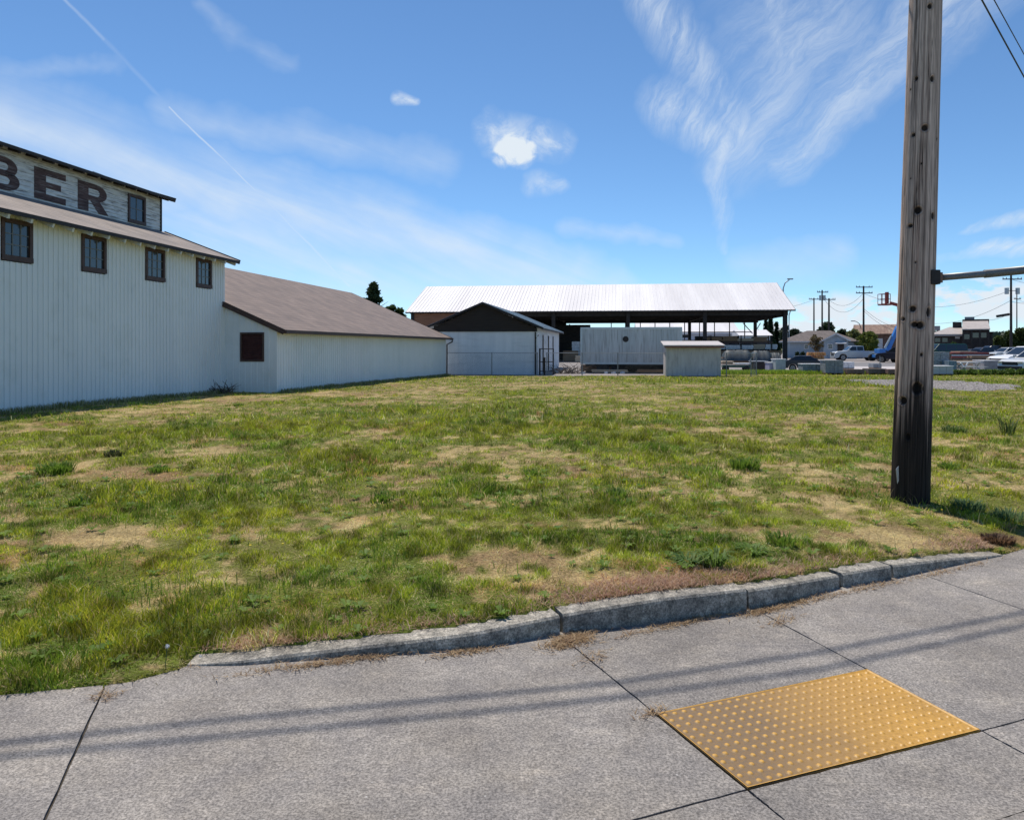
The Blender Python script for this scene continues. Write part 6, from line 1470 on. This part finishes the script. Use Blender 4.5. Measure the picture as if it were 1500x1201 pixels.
# ================================================================ trees and shrubs
def tree(name, label, px, Y, top, hw, kind='round', n=2600, leaf=.22, cols=((.03, .055, .018), (.08, .12, .03)), base=None, cat='tree', group=None, seed=1, gnd=ZG):
    rd = np.random.default_rng(seed); x, y, z = W(px, top, Y); H = z-gnd; R = hw*Y/F
    t = thing(name, label, cat, (x, y, gnd), 0, group)
    m_ = MB(); th = H*(.95 if kind != 'round' else .7); m_.tube([(0, 0, -.1), (R*.03, 0, th*.4), (0, R*.03, th)], max(.06, R*.08), 8, .02)
    rr = random.Random(seed)
    for i in range(9 if H > 2 else 5):
        a = rr.random()*6.28; z0 = H*(.18+.5*rr.random()); e = (math.cos(a)*R*.7, math.sin(a)*R*.7, min(z0+R*.6, H*.9)); m_.tube([(0, 0, z0), (e[0]*.5, e[1]*.5, z0+(e[2]-z0)*.6), e], max(.03, R*.03), 6, .01)
    m_.build('trunk', 'bark', t)
    K = {'round': 34, 'poplar': 26, 'conifer': 75}[kind]; C = []
    for i in range(K):
        q = rd.random(); a = rd.random()*6.28
        if kind == 'conifer': zc = H*(.10+.88*q); rad = R*(1-q)**.8*.72; sz = R*(.30*(1-q)+.10); sq = .5
        elif kind == 'poplar': zc = H*(.12+.84*q); rad = R*.55*math.sin(math.pi*min(.98, q*.8+.18)); sz = R*.5; sq = 1.1
        else:
            zc = H*(.28+.60*q); rad = R*.72*math.sqrt(max(.02, 1-((q-.45)/.62)**2))*rd.random()**.4; sz = R*(.24+.18*rd.random()); sq = .8
        C.append((math.cos(a)*rad, math.sin(a)*rad, zc, sz, sq, rd.random()))
    C = np.array(C); k = rd.integers(0, K, n); c = C[k]
    d = rd.normal(size=(n, 3)); d /= np.linalg.norm(d, axis=1)[:, None]; ra = c[:, 3]*rd.random(n)**.45*(.8+.5*rd.random(n))
    p = np.stack([c[:, 0]+d[:, 0]*ra, c[:, 1]+d[:, 1]*ra, np.maximum(c[:, 2]+d[:, 2]*ra*c[:, 4], H*.04)], 1)
    u = rd.normal(size=(n, 3)); u /= np.linalg.norm(u, axis=1)[:, None]; w = np.cross(u, rd.normal(size=(n, 3))); w /= np.linalg.norm(w, axis=1)[:, None]
    s = (leaf*(.5+rd.random(n)))[:, None]; V = np.stack([p-u*s, p+w*s*.45, p+u*s, p-w*s*.45], 1).reshape(-1, 3)
    b = np.arange(n)*4; Q = np.stack([b, b+1, b+2, b+3], 1); f = (c[:, 5]*.5+rd.random(n)*.5)[:, None]; col = np.array(cols[0])*(1-f)+np.array(cols[1])*f
    o = np_mesh('crown', V, np.zeros((0, 3), int), Q, MT['leaf'], np.repeat(np.clip(col, .004, 1), 4, 0)); o.parent = t; return t
DG = ((.012, .028, .012), (.035, .06, .022)); MG = ((.03, .06, .02), (.08, .125, .03)); YG = ((.07, .10, .02), (.22, .25, .05)); BG = ((.02, .035, .02), (.05, .075, .035))
tree('spruce_tree', 'dark pointed tree rising behind the annex roof', 547, 95, 414, 31, 'conifer', 9000, .34, ((.02, .04, .018), (.06, .09, .035)), seed=3)
tree('broadleaf_tree', 'small green tree top just right of the dark pointed tree', 577, 105, 440, 18, 'round', 5000, .28, MG, seed=4)
tree('poplar_tree', 'dark narrow tree leftmost behind the right bay of the shed', 1122, 210, 468, 5.5, 'conifer', 1800, .5, DG, group='dark trees behind the big shed', seed=5)
tree('poplar_tree', 'dark pointed tree second behind the right bay of the shed', 1129, 200, 464, 6, 'conifer', 1800, .5, DG, group='dark trees behind the big shed', seed=6)
tree('poplar_tree', 'dark pointed tree just left of the right corner post of the shed', 1137, 205, 471, 6, 'conifer', 1800, .5, DG, group='dark trees behind the big shed', seed=7)
tree('poplar_tree', 'dark tree standing just right of the shed corner post', 1151, 190, 474, 8, 'round', 2200, .5, BG, group='dark trees behind the big shed', seed=8)
tree('broadleaf_tree', 'blue green rounded tree left behind the pale house roof', 1164, 200, 479, 9, 'round', 2400, .5, BG, seed=9)
tree('broadleaf_tree', 'small dark tree above the middle of the pale house roof', 1188, 220, 484, 9, 'round', 1600, .5, BG, seed=10)
tree('broadleaf_tree', 'dark bushy tree behind the three close utility poles', 1212, 165, 469, 15, 'round', 3600, .42, DG, seed=11)
tree('broadleaf_tree', 'small dark round tree right of the house wing gable', 1234, 150, 480, 8, 'round', 1800, .4, DG, seed=12)
tree('large_bush', 'yellow green bush between the silver pickup and the brown warehouse', 1270, 112, 486, 17, 'round', 4200, .28, YG, cat='bush', seed=13)
tree('large_bush', 'pale yellow green shrub left of the warehouse roof edge', 1251, 122, 478, 11, 'round', 2600, .28, ((.10, .13, .04), (.28, .28, .10)), cat='bush', seed=14)
tree('young_tree', 'sparse brownish tree in front of the pale blue house', 1195, 108, 487, 11, 'round', 700, .16, ((.10, .075, .04), (.2, .16, .08)), seed=15)
for i, (px, top, hw, lab) in enumerate(((1464, 489, 9, 'green tree left of the transformer pole behind the cars'), (1480, 484, 10, 'tall green tree behind the transformer pole'), (1497, 479, 12, 'green tree cut by the right edge of the photo'), (1525, 476, 16, 'large green tree outside the right edge'))):
    tree('broadleaf_tree', lab, px, 130, top, hw, 'round', 2800, .34, ((.03, .06, .02), (.11, .14, .035)), group='green trees at the right edge', seed=20+i)
tree('green_bush', 'dark green bush before the restaurant porch', 1397, 105, 500, 6, 'round', 1200, .2, MG, cat='bush', seed=31)
tree('green_bush', 'low dark bush in front of the restaurant left of its porch posts', 1409, 103, 503, 5, 'round', 900, .2, DG, cat='bush', seed=32)
tree('green_bush', 'low bush against the pale blue house right of its door', 1243, 112, 508, 6, 'round', 900, .2, DG, cat='bush', seed=33)
for i, px in enumerate((1168, 1176, 1212, 1220)): tree('green_bush', ['leftmost low shrub at the foot of the pale house', 'low shrub under the left window of the pale house', 'low shrub under the right window of the pale house', 'low shrub beside the door of the pale house'][i], px, 112, 515.5, 4, 'round', 500, .16, DG, cat='bush', group='low shrubs along the pale house', seed=40+i)
# weedy hedge strip in front of the right cars
for i, (px, hw, top) in enumerate(((1405, 11, 544), (1424, 10, 543), (1443, 10, 543.5), (1462, 11, 543), (1481, 11, 541.5), (1499, 11, 541), (1519, 11, 541))):
    tree('hedge_weed', ['low green weed clump right of the slab pallets', 'low green weed clump under the picnic table', 'dark green weed clump left of the white lidded bin', 'dark green weed clump before the white lidded bin', 'dark green weed clump before the nearest silver car', 'low weed clump at the right photo edge before the cars', 'low weed clump just outside the right photo edge'][i], px, 48.2, top, hw, 'round', 2200, .07, ((.06, .11, .02), (.16, .24, .04)), cat='weeds', group='weed clumps along the parked cars', seed=50+i)
o = None
# far tree line beyond everything
def treeline():
    n = 24000; a = (RNG.random(n)*2-1)*1.0; Y = 520+RNG.random(n)*60; X = np.tan(a)*Y
    hmax = 7+9*fbm(X*.02, Y*0+1, 7, 4)*1.3; z = ZG+hmax*RNG.random(n)**.7; p = np.stack([X, Y, z], 1)
    u = RNG.normal(size=(n, 3)); u /= np.linalg.norm(u, axis=1)[:, None]; w = np.cross(u, RNG.normal(size=(n, 3))); w /= np.linalg.norm(w, axis=1)[:, None]
    s = (1.6+1.4*RNG.random(n))[:, None]; V = np.stack([p-u*s, p+w*s*.7, p+u*s, p-w*s*.7], 1).reshape(-1, 3); b = np.arange(n)*4
    f = RNG.random(n)[:, None]; col = np.array([.03, .05, .035])*(1-f)+np.array([.06, .085, .05])*f
    o = np_mesh('far_woods', V, np.zeros((0, 3), int), np.stack([b, b+1, b+2, b+3], 1), MT['leaf'], np.repeat(col, 4, 0)); o['kind'] = 'stuff'; tag(o, 'far dark line of woods on the horizon', 'woods')
treeline()
# weeds in the lot
def weed(name, label, px, py, r, h, n, cols, cat='weed', broad=False, seed=1, wdt=.009):
    x, y = G(px, py, .1 if py > 560 else -.1); z = zt(x, y); t = RNG
    rd = np.random.default_rng(seed); q = np.sqrt(rd.random(n))*r*.5; a = rd.random(n)*6.28; bx, by = x+np.cos(a)*q, y+np.sin(a)*q
    hh = h*(.5+.6*rd.random(n))*(1-.3*q/r); az = a+rd.normal(0, .6, n); L_ = hh*(.25+.7*rd.random(n))+ (r*.5 if broad else 0); lx, ly = np.cos(az)*L_, np.sin(az)*L_
    w = (wdt*(3.4 if broad else 1))*(.7+.6*rd.random(n)); sx, sy = -np.sin(az)*w/2, np.cos(az)*w/2; z0 = np.full(n, z-.01)
    V = np.stack([np.stack([bx-sx*.5, by-sy*.5, z0], 1), np.stack([bx+sx*.5, by+sy*.5, z0], 1), np.stack([bx+sx+lx*.45, by+sy+ly*.45, z0+hh*.75], 1), np.stack([bx-sx+lx*.45, by-sy+ly*.45, z0+hh*.75], 1), np.stack([bx+lx, by+ly, z0+hh*(.7 if broad else 1)], 1)], 1).reshape(-1, 3)
    V -= np.array([x, y, z]); b = np.arange(n)*5; f = rd.random(n)[:, None]; c = np.array(cols[0])*(1-f)+np.array(cols[1])*f
    o = np_mesh(name, V, np.stack([b+3, b+2, b+4], 1), np.stack([b, b+1, b+2, b+3], 1), MT['grass'], np.repeat(c, 5, 0)); o.location = (x, y, z); return tag(o, label, cat)
TG = ((.09, .17, .02), (.20, .30, .04)); BT = ((.07, .13, .05), (.16, .24, .10))
weed('grass_tuft', 'dark green grass tuft near the left edge of the lot', 82, 700, .36, .14, 320, TG, seed=1, wdt=.014)
weed('grass_tuft', 'small dark tuft right of the big one at the left edge', 167, 676, .25, .10, 140, ((.03, .05, .02), (.08, .08, .03)), seed=2, wdt=.014)
weed('grass_tuft', 'dark tuft in the middle of the lot left of the wooden pole', 1092, 696, .32, .15, 260, TG, seed=3, wdt=.013)
weed('grass_tuft', 'blue green tall grass tuft just right of the wooden pole', 1418, 742, .26, .12, 260, BT, seed=4, wdt=.009)
weed('grass_tuft', 'blue green grass tuft by the right photo edge', 1476, 752, .28, .11, 240, BT, seed=5, wdt=.009)
weed('grass_tuft', 'burnt brown tuft at the right end of the kerb', 1462, 780, .22, .07, 500, ((.10, .055, .03), (.24, .15, .09)), seed=6, wdt=.009)
weed('broadleaf_weed', 'tall leafy dark weed standing behind the kerb', 1046, 838, .09, .17, 70, ((.09, .16, .03), (.18, .27, .06)), broad=True, seed=7, wdt=.004)
weed('broadleaf_weed', 'low leafy weed left of the tall one behind the kerb', 1012, 832, .16, .08, 110, ((.06, .13, .02), (.13, .21, .04)), broad=True, seed=8, wdt=.004)
weed('broadleaf_weed', 'leafy weed right of the tall one behind the kerb', 1100, 815, .14, .08, 90, ((.09, .18, .03), (.2, .3, .05)), broad=True, seed=9, wdt=.004)
weed('grass_tuft', 'green tuft beside the annex corner wall', 1145, 803, .2, .10, 160, TG, seed=10, wdt=.008)['label'] = 'green grass tuft between the leafy weeds and the wooden pole'
weed('grass_tuft', 'tall thin green stalks right of the pole in mid distance', 1476, 645, .2, .35, 40, ((.05, .09, .02), (.12, .16, .04)), seed=11, wdt=.02)
weed('grass_tuft', 'pale green tuft right of the wooden pole in mid distance', 1398, 640, .35, .13, 180, ((.07, .14, .03), (.14, .2, .05)), seed=12, wdt=.016)
for i, (px, py) in enumerate(((232, 700), (903, 735), (912, 750), (780, 700), (1120, 640), (350, 600), (1270, 615), (560, 735), (120, 740), (1390, 690))):
    weed('grass_tuft', ['tuft between the left dark tufts and the lush green patch', 'upper of two tufts near the middle of the lot', 'lower of two tufts near the middle of the lot', 'tuft near the pinkish bare patch', 'tuft in the green band left of the wooden pole', 'tuft below the annex corner', 'tuft in the green band far left of the pole', 'tuft on the edge of the lush patch', 'tuft in the lush patch near the left edge', 'small tuft close to the right side of the pole'][i], px, py, .22, .09, 130, TG, seed=70+i, wdt=.013)
def rosettes():
    n = 420; x, y = field_points(n*3, 3.5, 9); dry, lush = masks(x, y); k = keep_grass(x, y) & (RNG.random(n*3) < .35+.4*lush); x, y = x[k][:n], y[k][:n]; n = len(x)
    Vs, Ts, Qs, Cs = [], [], [], []; o = 0; zz = zf(x, y)
    for i in range(n):
        m = 9; r = .025+.04*RNG.random(); g = np.array([.11, .20, .02])+np.array([.07, .07, .02])*RNG.random()
        for j in range(m):
            a = j/m*6.28+RNG.random()*.5; d = np.array([math.cos(a), math.sin(a), 0]); s = np.array([-d[1], d[0], 0]); L_ = r*(.7+.6*RNG.random()); w = L_*.2; c = np.array([x[i], y[i], zz[i]+.005]); u = np.array([0, 0, 1.])
            Vs += [c, c+d*L_*.6+s*w+u*L_*.55, c+d*L_+u*L_*.45, c+d*L_*.6-s*w+u*L_*.55]; Qs.append((o, o+1, o+2, o+3)); Cs += [g*(.8+.4*RNG.random())]*4; o += 4
    q = np_mesh('broadleaf_weeds', np.array(Vs), np.zeros((0, 3), int), np.array(Qs), MT['grass'], np.array(Cs)); q['kind'] = 'stuff'; tag(q, 'flat leafy weeds scattered through the near grass', 'weeds')
rosettes()
def flowers():
    spots = [(334, 990), (575, 958), (588, 955), (262, 955)]
    mb = MB()
    n = 90; x, y = field_points(n*3, 4, 20); k = keep_grass(x, y); x, y = x[k][:n], y[k][:n]; z = zf(x, y)
    for i in range(len(x)):
        h = .03+.05*random.random(); mb.cyl((x[i], y[i], z[i]+h), .007+.004*random.random(), .008, 'z', 7)
    o = mb.build('yellow_flowers', mat('yellow_petals', (.75, .55, .03), rough=.7)); o['kind'] = 'stuff'; tag(o, 'tiny yellow flowers dotted through the grass', 'flowers')
    cl = [(334, 993, 'white clover bloom at the sidewalk edge left of the kerb tip'), (575, 952, 'left white clover bloom behind the kerb tip'), (232, 958, 'white clover bloom in the grass left of the kerb')]
    for px, py, lab in ((333, 990, cl[0][2]), (273, 952, cl[1][2]), (232, 958, cl[2][2])):
        xx, yy = G(px, py, .1); yy = max(yy, float(edge_y(np.array([xx]))[0])+.1); zz = zt(xx, yy); t = thing('clover_flower', lab, 'flower', (xx, yy, zz), 0, 'white clover blooms by the sidewalk'); MB().tube([(0, 0, 0), (.01, 0, .09)], .0018, 5).build('stem', 'green_van', t)
        b = MB(); rd = random.Random(int(px))
        for i in range(34):
            a, e = rd.random()*6.28, rd.random()*2-1; d = Vector((math.cos(a)*math.sqrt(1-e*e), math.sin(a)*math.sqrt(1-e*e), e)); c = Vector((.01, 0, .098)); b.tube([c, c+d*.011], .0022, 5, .001)
        b.build('petals', 'stone_white', t)
flowers()
for o in bpy.data.objects:
    if '_o' in o: del o['_o']
